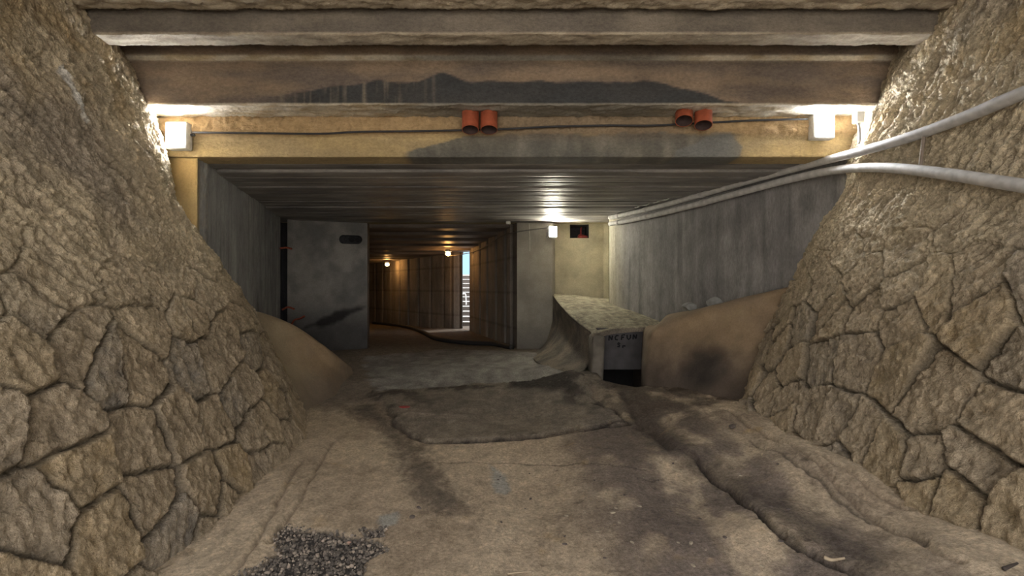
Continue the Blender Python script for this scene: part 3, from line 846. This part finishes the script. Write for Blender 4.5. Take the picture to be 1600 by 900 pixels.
# solid deck (keeps daylight out), cut short behind the camera to admit sky light
bm = bmesh.new()
box(bm, (-5, -1.6, 4.05), (5, 5.3, 4.35)); box(bm, (-6, 5.05, 3.05), (5, 11.05, 3.4))
tag(bm_obj('ceiling_deck', bm, mat_plain('deck_concrete', (0.2, 0.17, 0.14), .9)), kind='structure')
bm = bmesh.new()
ys = [11.0, 13, 15.3, 15.95, 17.6, 20, 22, 26.3]
vb = [(bm.verts.new((xl(y_) - .5, y_, 3.02)), bm.verts.new((xr(y_), y_, 3.02)), bm.verts.new((xl(y_) - .5, y_, 3.4)), bm.verts.new((xr(y_), y_, 3.4))) for y_ in ys]
for a, b in zip(vb[:-1], vb[1:]):
    bm.faces.new((a[0], a[1], b[1], b[0])); bm.faces.new((a[2], b[2], b[3], a[3])); bm.faces.new((a[1], a[3], b[3], b[1])); bm.faces.new((a[0], b[0], b[2], a[2]))
tag(bm_obj('ceiling_bore_deck', bm, bpy.data.materials['deck_concrete']), kind='structure')
# earth behind the abutments
bm = bmesh.new()
for lo, hi in (((-5.6, -4.6, -.5), (-5.3, 11, 4.3)), ((4.6, -4.6, -.5), (4.9, 11.2, 4.3)), ((2.3, 10.95, -.5), (4.9, 11.2, 4.0)), ((.9, 11.6, -.5), (4.9, 11.8, 4.0))):
    box(bm, lo, hi)
tag(bm_obj('wall_earth', bm, bpy.data.materials['deck_concrete']), kind='structure')
# front closing of the slab step between high and low deck
bm = bmesh.new(); box(bm, (-5, 5.12, 2.95), (5, 5.3, 4.2))
tag(bm_obj('ceiling_step', bm, bpy.data.materials['deck_concrete']), kind='structure')

# ================================================================== LEDGE AND NICHE
led = [
    [(2.25, 10.9, 1.36), P(945, 466, 10.3), P(870, 458.5, 10.7), P(863, 466, 10.7), P(862, 505, 10.6), P(852, 535, 10.3), P(830, 556, 9.9)],
    [(2.35, 9.6, 1.26), P(965, 478, 9.5), P(882, 474, 9.7), P(876, 482, 9.7), P(878, 515, 9.6), P(866, 545, 9.3), P(840, 566, 8.9)],
    [(2.6, 8.6, 1.12), P(990, 494, 8.5), P(903, 495, 8.6), P(897, 503, 8.6), P(897, 530, 8.6), P(888, 558, 8.3), P(862, 575, 8.1)],
    [(2.5, 7.8, 1.0), P(1015, 511, 7.8), P(932, 517, 7.8), P(924, 524, 7.8), P(920, 550, 7.8), P(918, 570, 7.7), P(905, 586, 7.5)],
]
def c_ledge(A):
    n = fbm(A[..., 0] * 3, A[..., 1] * 3, A[..., 2] * 3, 5); n2_ = fbm(A[..., 0] * 11, A[..., 1] * 8, 4, 4)
    N = np.abs(normals(A)[..., 2])
    side = lerp((0.27, 0.235, 0.19), (0.15, 0.135, 0.12), sst(-.3, .4, n))
    n4 = fbm(A[..., 0] * 30, A[..., 1] * 22, 4, 4)
    topc = lerp((0.46, 0.42, 0.31), (0.18, 0.165, 0.135), sst(-.3, .4, .6 * n2_ + .4 * n + .6 * n4))
    c = lerp(side, topc, sst(.75, .93, N) * sst(.7, .85, A[..., 2]))
    return c
patch('wall_ledge', led, 110, 140, c_ledge, M_FLOOR, amp=.02, side=(-.5, -.2, .8))
M_NICHE = mat_plain('dark_niche_concrete', (0.075, 0.072, 0.078), 0.85, n_amt=.25, scale=5, bump=.3)
M_CHEEK = mat_plain('worn_cheek_concrete', (0.16, 0.145, 0.125), 0.9, n_amt=.3, scale=6, bump=.5)
bm = bmesh.new()
box(bm, (1.30, 7.80, .36), (2.20, 7.90, 0.985)); niche = bm_obj('wall_niche', bm, M_NICHE); tag(niche, kind='structure')
bm = bmesh.new(); box(bm, (1.25, 8.9, -.6), (2.3, 9.0, .6)); box(bm, (1.2, 7.88, -.6), (1.30, 9.0, .9)); box(bm, (1.2, 7.92, .5), (2.3, 9.0, .6))
tag(bm_obj('wall_culvert', bm, mat_plain('shaded_pit_concrete', (.022, .022, .025), .8)), kind='structure')  # black colour paints the shadow below the niche panel
bm = bmesh.new()
box(bm, (1.135, 7.42, 0.1), (1.315, 7.86, .90), .05, 3)
for v in bm.verts:
    v.co.x += .012 * math.sin(v.co.z * 9 + v.co.y * 5)
    if v.co.z > .6: v.co.x += (v.co.z - .6) * .12
tag(bm_obj('wall_niche_cheek', bm, M_CHEEK, smooth=True), kind='structure')
# cap over the niche, worn front edge
cap = [[(1.16, 7.46 + .02, .80), (1.16, 7.50, .91), (1.2, 7.75, .95), (1.2, 7.95, .97)],
       [(1.5, 7.74, .90), (1.5, 7.74, .955), (1.5, 7.80, .985), (1.5, 8.0, .985)],
       [(2.1, 7.74, .95), (2.1, 7.74, 1.0), (2.1, 7.80, 1.02), (2.1, 8.0, 1.01)]]
patch('wall_niche_cap', cap, 40, 16, c_ledge, M_FLOOR, amp=.015, side=(0, -.5, .8))

# painted letters on the niche
def stroke_mesh(bm, pts, w, y):
    """flat brush stroke 2 mm proud of the face"""
    pts = [Vector((p[0], p[1])) for p in pts]
    prev = None
    for i, p in enumerate(pts):
        d = (pts[min(i + 1, len(pts) - 1)] - pts[max(i - 1, 0)])
        d = d.normalized() if d.length else Vector((1, 0))
        n = Vector((-d.y, d.x)) * w / 2
        a = [bm.verts.new((q.x, yy, q.y)) for q, yy in ((p - n, y), (p + n, y), (p + n, y - .002), (p - n, y - .002))]
        if prev:
            for k in range(4): bm.faces.new((prev[k], prev[(k + 1) % 4], a[(k + 1) % 4], a[k]))
        else: bm.faces.new(a)
        prev = a
    bm.faces.new(prev[::-1])
G = {
    'N': [[(0, 0), (0.08, 1)], [(0.08, 1), (.6, .1)], [(.6, .1), (.75, 1)]],
    'C': [[(.75, .9), (.35, 1.0), (.05, .6), (.12, .15), (.6, .05)]],
    'F': [[(.1, 0), (.2, 1), (.85, 1.05)], [(.15, .5), (.65, .55)]],
    'U': [[(0, 1), (.05, .3), (.35, .02), (.7, .3), (.75, 1)]],
    'S': [[(.75, .9), (.3, 1), (.12, .7), (.6, .45), (.55, .1), (.05, .05)]],
    'r': [[(.1, 0), (.15, .65)], [(.13, .4), (.4, .65), (.75, .6)]],
}
def word(txt, x, z, h, wd, slope, y=7.798):
    for ch in txt:
        for stt in G[ch]:
            stroke_mesh(bm, [(x + a * wd * .8, z + b * h + a * slope * wd) for a, b in stt], .014, y)
        x += wd; z += slope * wd
M_INK = mat_plain('black_paint', (0.003, 0.004, 0.008), .8, n_amt=.1)
go = thing('graffiti', 'black hand painted scrawl on the dark niche panel below the ledge', 'graffiti', (0, 0, 0))
for args in (('NCFUN', 1.475, .80, .072, .092, .05), ('Sr', 1.60, .71, .062, .08, -.25)):
    
    wo_ = thing('word', None, None); wo_.parent = go
    txt, x_, z_, h_, wd_, sl_ = args
    for ch in txt:
        for stt in G[ch]:
            bm = bmesh.new(); stroke_mesh(bm, [(x_ + a * wd_ * .8, z_ + b * h_ + a * sl_ * wd_) for a, b in stt], .022, 7.798)
            bm_obj('brush_stroke', bm, M_INK, wo_)
        x_ += wd_; z_ += sl_ * wd_

# ================================================================== LAMPS
M_HOUSE = mat_plain('lamp_housing_plastic', (0.55, 0.55, 0.52), .5)
def lamp_mat(name, colr, stg):
    return mat_plain(name, (.9, .9, .88), .4, emit=(colr, stg), bump=0)
M_L1 = lamp_mat('lit_diffuser_cool', (0.93, 0.96, 1.0), LAMP_MAIN)
M_L3 = lamp_mat('lit_diffuser_warm', (1.0, 0.93, 0.74), LAMP_THIRD)
M_LF = lamp_mat('lit_bulb_amber', (1.0, 0.50, 0.15), LAMP_FAR)
M_CAB = mat_plain('black_cable', (0.03, 0.03, 0.035), .6)
def bulkhead(label, loc, rz, mat, w_=.20, h_=.25, group='bulkhead lamps on the concrete'):
    t = thing('bulkhead_lamp', label, 'lamp', loc, (0, 0, rz), group)
    bm = bmesh.new(); box(bm, (-w_ / 2 - .004, -.100, -h_ / 2 - .004), (w_ / 2 + .004, 0, h_ / 2 + .004), .012); hs = bm_obj('housing', bm, M_HOUSE, t)
    bm = bmesh.new(); box(bm, (-w_ / 2 + .01, -.115, -h_ / 2 + .012), (w_ / 2 - .01, -.033, h_ / 2 - .012), .032, 4); bm_obj('diffuser', bm, mat, t, True)
    bm = bmesh.new()
    tube(bm, [(w_ / 2, -.03, 0.02), (w_ / 2 + .04, -.03, 0.02)], .013, 10); bm_obj('cable_gland', bm, M_CAB, hs)
    return t
p1 = P(279, 213, 4.93)
bulkhead('glaring square lamp at left end of the cross beam', (p1[0], 4.985, p1[2]), 0, M_L1)
p2 = P(1284, 197, 4.93)
bulkhead('glaring square lamp at right end of the cross beam near the white junction box', (p2[0], 4.985, p2[2]), 0, M_L1)
p3 = P(861, 362, 10.45)
bulkhead('yellowish lamp on the pillar beside the small vent opening', (p3[0], 10.56, p3[2]), math.radians(25), M_L3, .20, .24)
def bulb_lamp(label, loc):
    t = thing('ceiling_lamp', label, 'lamp', loc, (0, 0, 0), 'amber lamps in the far bore')
    bm = bmesh.new(); bmesh.ops.create_cone(bm, cap_ends=True, segments=20, radius1=.10, radius2=.07, depth=.06, matrix=Matrix.Translation((0, 0, .09))); bm_obj('lamp_base', bm, M_HOUSE, t, False)
    bm = bmesh.new(); bmesh.ops.create_uvsphere(bm, u_segments=20, v_segments=12, radius=.07, matrix=Matrix.Diagonal((1, 1, .8, 1))); bm_obj('globe', bm, M_LF, t, True)
pb = P(700, 400, 14.7); bulb_lamp('amber lamp under the far deck just left of the daylight gap', (pb[0], pb[1], 2.58))
pb = P(605, 414, 19.0); bulb_lamp('smaller amber lamp deepest inside the far bore', (pb[0], pb[1], 2.47))

# junction box with its cable
t = thing('junction_box', 'white plastic junction box between right beam lamp and stone slope', 'junction box', tuple(P(1341, 184, 4.70)))
bm = bmesh.new(); box(bm, (-.038, -.03, -.05), (.038, .03, .05), .006); bm_obj('box_body', bm, mat_plain('white_plastic', (.62, .62, .60), .45, n_amt=.05), t)
bm = bmesh.new(); box(bm, (-.034, -.036, -.046), (.034, -.028, .046), .003); bm_obj('lid', bm, bpy.data.materials['white_plastic'], t)
bm = bmesh.new(); tube(bm, catmull([(0, 0, -.045), (.01, 0, -.10), (.012, 0, -.2), (.004, 0, -.235)], 14), .012, 8); bm_obj('conduit', bm, mat_plain('grey_conduit', (.25, .25, .26), .6), t, True)

# cable along the beam
pts = [(300, 207), (400, 208), (500, 209), (560, 206), (640, 205), (700, 204), (780, 202), (860, 198), (950, 196), (1020, 196), (1100, 192), (1180, 188), (1262, 186)]
def yb_(px):
    return 4.925
bm = bmesh.new(); tube(bm, catmull([P(a, b, yb_(a)) for a, b in pts], 120), .010, 8)
tag(bm_obj('power_cable', bm, M_CAB, smooth=True), 'black cable strung across the beam face between the two glaring lamps', 'cable')

# ================================================================== ORANGE DRAIN STUBS
M_ORG = mat_plain('orange_pvc', (0.33, 0.085, 0.042), .5, n_amt=.4, scale=9)
M_BORE_SHADE = mat_plain('pipe_bore_shade', (0.05, 0.03, 0.028), .9)  # dark liner colour stands in for shade inside the stubs
def stub(px, top, bot, lean, label):
    a = P(px, top, 4.86); b = P(px + lean, bot, 4.80)
    a[2] = 3.30
    t = thing('drain_pipe', label, 'pipe', tuple(a), (0, 0, 0), 'orange drain pipe stubs under the beam')
    bm = bmesh.new()
    R0 = .080; L = Vector(b - a); rt = L.to_track_quat('Z', 'X').to_matrix()
    rings = []
    for z, r in ((0, R0), (L.length, R0), (L.length, R0 - .006), (0, R0 - .006)):
        rings.append([bm.verts.new(rt @ Vector((math.cos(q) * r, math.sin(q) * r, z))) for q in [2 * math.pi * k / 40 for k in range(40)]])
    for i in range(2):
        for k in range(40):
            bm.faces.new((rings[i][k], rings[i][(k + 1) % 40], rings[i + 1][(k + 1) % 40], rings[i + 1][k]))
    o = bm_obj('pipe_wall', bm, M_ORG, t, True)
    b2 = bmesh.new(); rr = [[b2.verts.new(rt @ Vector((math.cos(6.2832 * k / 40) * (R0 - .006), math.sin(6.2832 * k / 40) * (R0 - .006), z))) for k in range(40)] for z in (L.length - .0005, .02)]
    for k in range(40): b2.faces.new((rr[0][k], rr[0][(k + 1) % 40], rr[1][(k + 1) % 40], rr[1][k]))
    b2.faces.new(rr[1])
    tag(bm_obj('pipe_bore', b2, M_BORE_SHADE, t, True), 'inside of the stub, its shade painted dark')
    o.data.set_sharp_from_angle(angle=math.radians(40))
    bm = bmesh.new()
    # collar of mortar round the pipe where it leaves the beam
    n = 40
    r0 = [bm.verts.new(rt @ Vector((math.cos(6.2832 * k / n) * R0 * 1.01, math.sin(6.2832 * k / n) * R0 * 1.01, .045 + .006 * math.sin(k * 1.7)))) for k in range(n)]
    r1 = [bm.verts.new(rt @ Vector((math.cos(6.2832 * k / n) * R0 * 1.16, math.sin(6.2832 * k / n) * R0 * 1.16, .0))) for k in range(n)]
    for k in range(n): bm.faces.new((r0[k], r0[(k + 1) % n], r1[(k + 1) % n], r1[k]))
    bm_obj('mortar_collar', bm, M_CHEEK, t, True)
stub(735, 170, 203, 0, 'orange drain pipe stub under the beam, left of the central pair')
stub(764, 170, 203, 0, 'orange drain pipe stub under the beam, right of the central pair')
stub(1069, 155, 189, 0, 'short orange drain stub, left of the pair nearer the right lamp')
stub(1099, 155, 196, 0, 'longer orange drain stub, right of the pair nearer the right lamp')

# ================================================================== PIPES ON THE RIGHT
BR = bvh_of(wall_right); BT = bvh_of(bpy.data.objects['wall_tunnel_right'])
def wall_pt(px, py, off, trees):
    d = Vector(((px - 800) / 800, 1, -(py - 450) / 800)).normalized()
    best = None
    for T in trees:
        h = T.ray_cast(Vector((0, 0, EYE)), d)
        if h[0] and (best is None or h[3] < best[3]): best = h
    if best is None: return None
    n = best[1]
    if n.dot(d) > 0: n = -n
    k = min(off / max(.25, -n.dot(d)), off * 3)
    return best[0] - d * k
M_PIPE = mat_plain('dusty_grey_pipe', (0.50, 0.49, 0.48), .7, n_amt=.2, scale=14, spec=.2)
def smooth_pts(px_pts, offs, trees):
    out = []
    for (a, b), off in zip(px_pts, offs):
        p = wall_pt(a, b, off, trees)
        if p: out.append(p)
    A = np.array(out)
    for _ in range(4):
        A[1:-1] = (A[:-2] + 2 * A[1:-1] + A[2:]) / 4
    return A
def long_pipe(name, pix, label, r, off=.09, extra=None):
    pts = smooth_pts(pix, [off] * len(pix), (BR, BT))
    if extra is not None:
        dd = pts[0] - pts[3]; dd /= np.linalg.norm(dd)
        pts = np.concatenate([[pts[0] + dd * 1.6, pts[0] + dd * .8], pts])
    t = thing(name, label, 'pipe', tuple(pts[0]), (0, 0, 0), 'grey pipes along the right wall')
    loc = pts - pts[0]
    bm = bmesh.new(); tube(bm, catmull(loc, 140), r, 20); bm_obj('pipe_run', bm, M_PIPE, t, True)
    full = catmull(loc, 141)
    for k in (104, 120, 134):
        a, b = full[k], full[k + 1]; d = (b - a) / np.linalg.norm(b - a)
        bm = bmesh.new(); tube(bm, [a - d * .045, a - d * .04, a + d * .04, a + d * .045], r, 20, radii=[r * 1.02, r * 1.13, r * 1.13, r * 1.02]); bm_obj('pipe_socket', bm, M_PIPE, t, True)
    return full + pts[0]
pa = long_pipe('conduit_pipe', [(1590, 149), (1540, 172), (1480, 197), (1420, 217), (1370, 232), (1335, 240), (1290, 250), (1245, 261), (1200, 273), (1120, 297), (1040, 323), (990, 334), (965, 338), (953, 340)],
          'upper grey pipe rising to the right edge over the stone slope', .040, extra=[(3.02, 1.2, 2.86), (3.04, 2.4, 2.83)])
pb2 = long_pipe('conduit_pipe', [(1590, 289), (1540, 280), (1480, 271), (1420, 263), (1370, 257), (1335, 256), (1290, 265), (1245, 276), (1200, 288), (1120, 311), (1045, 335), (990, 344), (965, 348), (953, 350)],
          'lower grey pipe dipping to the right edge over the stone slope', .040, extra=[(2.78, 1.2, 2.0), (2.86, 2.2, 2.12)])
# hanger rod between the two pipes
def mid(full, px):
    q = full[np.argmin(np.abs(800 + full[:, 0] / np.maximum(full[:, 1], .1) * 800 - px))]
    return q
q1 = mid(pa, 1442); q2 = mid(pb2, 1438)
t = thing('pipe_hanger', 'thin metal hanger strap between the two grey pipes on the slope', 'hanger', tuple(q1))
bm = bmesh.new(); tube(bm, [(0, 0, 0), tuple((q2 - q1) * .5), tuple(q2 - q1)], .012, 8); bm_obj('strap', bm, mat_plain('rusty_strap', (.24, .2, .17), .7, .3), t)
# barbed wire above the pipes
wp = smooth_pts([(958, 332), (990, 326), (1030, 316), (1075, 302), (1120, 287), (1160, 275)], [.2] * 6, (BR, BT))
bm = bmesh.new(); fw = catmull(wp, 60)
fw[:, 2] += .012 * np.sin(np.arange(60) * 1.3)
tube(bm, fw, .008, 6)
for k in range(2, 58, 4):
    p = Vector(fw[k])
    for s_ in (-1, 1):
        tube(bm, [p, p + Vector((s_ * .012, .01 * s_, .028))], .003, 5); tube(bm, [p, p + Vector((-s_ * .01, 0, -.022))], .003, 5)
tag(bm_obj('barbed_wire', bm, mat_plain('galvanised_wire', (.5, .5, .48), .5, .4), smooth=True), 'thin barbed wire sagging just above the grey pipes inside the underpass', 'wire')

# ================================================================== SMALL FIXTURES
# red scrap in the vent
M_RED = mat_plain('faded_red_plastic', (0.32, 0.045, 0.04), .5)
bm = bmesh.new(); rock_bm(bm, (0, 0, 0), (.13, .10, .07), 3, 3)
o = bm_obj('red_bag', bm, M_RED, smooth=True); o.location = (1.54, 11.08, VZ0 + .045); tag(o, 'crumpled red bag lying inside the small square vent opening', 'bag')
bm = bmesh.new(); tube(bm, [(0, 0, 0), (0, 0, .2), (.015, 0, .27)], .018, 10)
o = bm_obj('red_pipe', bm, M_RED, smooth=True); o.location = (1.505, 11.2, VZ0); tag(o, 'thin dark red upright pipe inside the small square vent opening', 'pipe')
# drain holes in the back wall: short dark sleeves
t = thing('drain_sleeve', 'dark twin drain opening high on the back wall left of the portal', 'drain', tuple(P(548, 374, 10.50)), (0, 0, math.radians(19)))
M_BLK = mat_plain('black_sleeve', (0.012, 0.012, 0.014), .8)
def pill(hw, R, n=40):
    out = []
    for k in range(n):
        q = 6.2832 * k / n
        out.append((math.cos(q) * R + (hw if math.cos(q) > 0 else -hw), math.sin(q) * R))
    return out
bm = bmesh.new()
rr = []
for yy, (hw, R) in ((.10, (.14, .085)), (-.01, (.14, .085)), (-.01, (.14, .075)), (.06, (.14, .07))):
    rr.append([bm.verts.new((x_, yy, z_)) for x_, z_ in pill(hw, R)])
for a, b in zip(rr[:-1], rr[1:]):
    for k in range(40): bm.faces.new((a[k], a[(k + 1) % 40], b[(k + 1) % 40], b[k]))
bm.faces.new(rr[-1])
bm_obj('opening', bm, mat_plain('dark_opening', (.035, .037, .042), .9), t)  # shallow opening, coloured near black
for dx in (.02, .145):
    bm = bmesh.new(); R = .062; rr = []
    for yy, r in ((.08, R), (0.0, R), (0.0, R - .01), (.05, R - .01)):
        rr.append([bm.verts.new((dx + math.cos(6.2832 * k / 28) * r, yy, math.sin(6.2832 * k / 28) * r)) for k in range(28)])
    for a, b in zip(rr[:-1], rr[1:]):
        for k in range(28): bm.faces.new((a[k], a[(k + 1) % 28], b[(k + 1) % 28], b[k]))
    bm.faces.new(rr[-1])
    bm_obj('sleeve', bm, M_BLK, t)
# rusty rods at the slot
M_RUST = mat_plain('rust', (0.30, 0.075, 0.045), .8, n_amt=.4, scale=30)
for (pts, lab) in (([(436, 388), (448, 387), (456, 389)], 'rusty rod end at the top of the dark vertical slot'),
                   ([(441, 484), (450, 480), (460, 483)], 'rusty bent rod at the foot of the dark vertical slot'),
                   ([(455, 508), (460, 500), (468, 498), (476, 494)], 'rusty hooked rod lowest on the back wall near the slot')):
    bm = bmesh.new(); Yd = 9.78 if len(pts) == 3 else 9.9
    tube(bm, catmull([P(a, b, Yd) for a, b in pts], 12), .018, 8)
    tag(bm_obj('rusty_rod', bm, M_RUST, smooth=True), lab, 'rod', 'rusty rods by the slot')
# bracket and thread on the last joist
bm = bmesh.new(); box(bm, (-.045, -.03, -.03), (.045, .03, .03), .006)
o = bm_obj('ceiling_clip', bm, M_HOUSE); o.location = (P(794, 350, 10.4)[0], 10.4, 2.925); tag(o, 'small pale clip under the last ceiling joist before the pillar', 'clip')
bm = bmesh.new(); tube(bm, [P(827, 349, 10.5), P(828, 370, 10.5), P(828, 392, 10.5)], .004, 6)
tag(bm_obj('hanging_string', bm, mat_plain('pale_string', (.6, .58, .5), .8)), 'thin pale string hanging in front of the pillar left of the yellowish lamp', 'string')
# black tube on the floor of the far bore
hp = []
for a, b in ((583, 506), (610, 509), (640, 514), (662, 522), (680, 531), (705, 536), (740, 539), (775, 541), (800, 546)):
    q = on_floor(a, b); hp.append((q.x, q.y, q.z + .04))
bm = bmesh.new(); tube(bm, catmull(hp, 80), .055, 12)  # black tube drawn along the dark line on the floor
tag(bm_obj('floor_tubing', bm, mat_plain('black_tubing', (.02, .02, .022), .6), smooth=True), 'thick black tube along the dark line winding over the floor of the far bore', 'tubing')
# cable runs at the top of the far right wall
bm = bmesh.new(); tube(bm, catmull([P(855, 356, 10.5), P(810, 362, 10.55), P(785, 369, 11.3), P(760, 384, 12.6), P(738, 394, 14.6), P(712, 399, 14.8), P(700, 400, 14.7)], 60), .012, 6)
tag(bm_obj('lamp_cable', bm, mat_plain('dusty_cable', (.12, .11, .1), .7), smooth=True), 'thin lamp cable along the top of the far bore wall', 'cable')

# ---------------- outside: ground and stairs seen through the daylight gap
M_STEP = mat_plain('stair_riser_stone', (0.10, 0.085, 0.075), .9); M_TREAD = mat_plain('pale_stair_tread', (0.62, 0.62, 0.60), .8)
t = thing('outdoor_stairs', 'outdoor stairs with pale treads seen through the narrow daylight gap', 'stairs', (-1.63, 17.3, .30))
bm = bmesh.new()
for k in range(11): box(bm, (-.6, .30 * k, 0), (.6, .30 * k + .32, .165 * (k + 1) - .03))
bm_obj('flight', bm, M_STEP, t)
for k in range(11):
    bm = bmesh.new(); box(bm, (-.62, .30 * k - .03, .165 * (k + 1) - .03), (.62, .30 * k + .31, .165 * (k + 1)), .006); bm_obj('tread', bm, M_TREAD, t)
t = thing('handrail', 'short white hooped handrail halfway up the outdoor stairs', 'handrail', (-1.70, 18.2, 1.12))
bm = bmesh.new(); tube(bm, catmull([(-.10, 0, -.15), (-.10, 0, .22), (-.04, .0, .27), (.05, 0, .24), (.07, 0, -.12)], 24), .022, 10); bm_obj('rail_hoop', bm, mat_plain('white_paint', (.8, .8, .8), .5), t, True)
bm = bmesh.new()
box(bm, (-2.9, 20.9, 0.2), (2.5, 28, 2.15)); tag(bm_obj('wall_outdoor', bm, mat_plain('pale_outdoor_wall', (.5, .40, .30), .9)), kind='structure')
bm = bmesh.new()
box(bm, (-2.2, 16.0, -.2), (6, 20.6, .30)); tag(bm_obj('floor_outdoor', bm, mat_plain('outdoor_paving', (.42, .38, .34), .9)), kind='structure')

# ================================================================== LOOSE THINGS ON THE FLOOR
M_GRAV = bpy.data.materials.new('loose_gravel_mix'); M_GRAV.use_nodes = True
N = M_GRAV.node_tree; bs = N.nodes['Principled BSDF']
gi = N.nodes.new('ShaderNodeNewGeometry'); cr = N.nodes.new('ShaderNodeValToRGB')
cr.color_ramp.elements[0].color = (.07, .06, .052, 1); cr.color_ramp.elements[1].color = (.42, .35, .28, 1)
e_ = cr.color_ramp.elements.new(.7); e_.color = (.18, .155, .13, 1)
N.links.new(gi.outputs['Random Per Island'], cr.inputs[0]); N.links.new(cr.outputs[0], bs.inputs['Base Color']); bs.inputs['Roughness'].default_value = .95
bm = bmesh.new(); rs = np.random.RandomState(4)
tmp = 0
while tmp < 2600:
    x = rs.uniform(-1.85, -.6); yv = rs.uniform(2.45, 3.75)
    d1 = sdf_poly(np.array([x]), np.array([yv]), GRAVEL)[0]; d2 = sdf_poly(np.array([x]), np.array([yv]), GRAV2)[0]
    if min(d1, d2) > .02 * rs.rand(): continue
    sz = .005 + .009 * rs.rand() ** 2
    m = Matrix.Translation((x, yv, gz(x, yv) + sz * .35)) @ Matrix.Rotation(rs.uniform(0, 6), 4, Vector(rs.normal(size=3)).normalized()) @ Matrix.Diagonal((sz * rs.uniform(.8, 1.4), sz, sz * .8, 1))
    bmesh.ops.create_icosphere(bm, subdivisions=1, radius=1, matrix=m)
    tmp += 1
for v in bm.verts: v.co += Vector(rs.normal(size=3)) * .0012
tag(bm_obj('gravel', bm, M_GRAV), 'dark loose gravel filling the broken patch of floor at lower left', 'gravel', kind='stuff')

# scattered pebbles: one kind, copied
M_PEB = mat_plain('pale_pebble', (.42, .36, .27), .9, n_amt=.3)
M_PEB2 = mat_plain('dark_pebble', (.11, .09, .08), .9, n_amt=.3)
protos = []
for i in range(4):
    bm = bmesh.new(); rock_bm(bm, (0, 0, 0), (.026, .015, .010), 50 + i, 1)
    o = bm_obj('pebble', bm, M_PEB if i % 2 == 0 else M_PEB2); protos.append(o)
rs = np.random.RandomState(9)
used = set()
cnt = 0
while cnt < 46:
    px = rs.uniform(760, 1260); py = rs.uniform(715, 890)
    if rs.rand() > math.exp(-((px - 980) / 190) ** 2 - ((py - 800) / 70) ** 2) + .12: continue
    q = on_floor(px, py)
    if q is None: continue
    i = rs.randint(4)
    o = protos[i] if i not in used else protos[i].copy()
    if i in used: COL.objects.link(o)
    used.add(i)
    s_ = rs.uniform(.3, .85)
    o.scale = (s_, s_, s_); o.rotation_euler = (0, 0, rs.uniform(0, 6.28)); o.location = (q.x, q.y, q.z + .004 * s_)
    if i % 2 == 0: tag(o, 'small pale pebble scattered on the dirty middle of the floor', 'pebble', 'pale pebbles on the floor')
    else: tag(o, 'small dark pebble scattered on the dirty middle of the floor', 'pebble', 'dark pebbles on the floor')
    cnt += 1

def rock(name, px, py, size, seed, mat, label, cat, tree=None, sink=.3):
    q = on_floor(px, py) if tree is None else tree
    bm = bmesh.new(); rock_bm(bm, (0, 0, 0), size, seed, 3)
    o = bm_obj(name, bm, mat); o.location = (q[0], q[1], q[2] + size[2] * sink)
    return tag(o, label, cat)
rock('red_scrap', 632, 636, (.07, .05, .015), 4, M_RED, 'flat faded red scrap lying on the dark slab edge', 'scrap')
rock('stone_chip', 713, 700, (.045, .025, .012), 5, M_PEB, 'flat pale brown chip just below the broken slab edge', 'stone')
rock('stone_chip', 655, 794, (.028, .012, .010), 6, M_PEB2, 'dark stone chip upper of two near the grey patch', 'stone')
rock('stone_chip', 644, 808, (.02, .022, .010), 7, M_PEB2, 'dark stone chip lower of two near the grey patch', 'stone')
rock('stone_chip', 545, 850, (.018, .016, .012), 8, mat_plain('pink_stone', (.5, .32, .24), .9), 'pinkish stone on the dark gravel patch', 'stone')
rock('stone_chip', 1144, 667, (.06, .03, .02), 12, M_PEB2, 'dark lump on the sandy floor below the brown apron', 'stone')
M_RUB = mat_plain('grey_rubble', (.27, .275, .27), .9, n_amt=.2)
rock('rubble_block', 0, 0, (.19, .10, .065), 22, M_RUB, 'rounded grey rubble block on the apron against the right wall, left one', 'rubble', tree=(2.44, 7.05, 1.34), sink=0)
rock('rubble_block', 0, 0, (.12, .08, .09), 25, M_RUB, 'upright grey rubble block on the apron against the right wall, right one', 'rubble', tree=(2.66, 6.75, 1.40), sink=0)
# sticks
M_TWIG = mat_plain('dry_twig', (.42, .34, .24), .8)
def twig(pts, r, mat, label, name='twig'):
    L = []
    for a, b in pts:
        q = on_floor(a, b); L.append((q.x, q.y, q.z + r * 1.2))
    bm = bmesh.new(); tube(bm, catmull(L, 12), r, 6, radii=list(np.linspace(r, r * .5, 12)))
    tag(bm_obj(name, bm, mat, smooth=True), label, 'twig')
twig([(1190, 712), (1196, 700), (1197, 688)], .006, M_TWIG, 'pale curved twig on the sandy floor right of the long crack')
twig([(1288, 875), (1300, 879), (1320, 876)], .011, M_TWIG, 'thick pale twig lying in the long crack at lower right')
twig([(1568, 893), (1580, 888), (1590, 884)], .009, mat_plain('dark_twig', (.05, .04, .035), .8), 'short dark twig at the bottom right corner of the floor')
twig([(793, 898), (812, 896), (830, 895)], .005, M_TWIG, 'thin twig at the bottom middle of the floor')
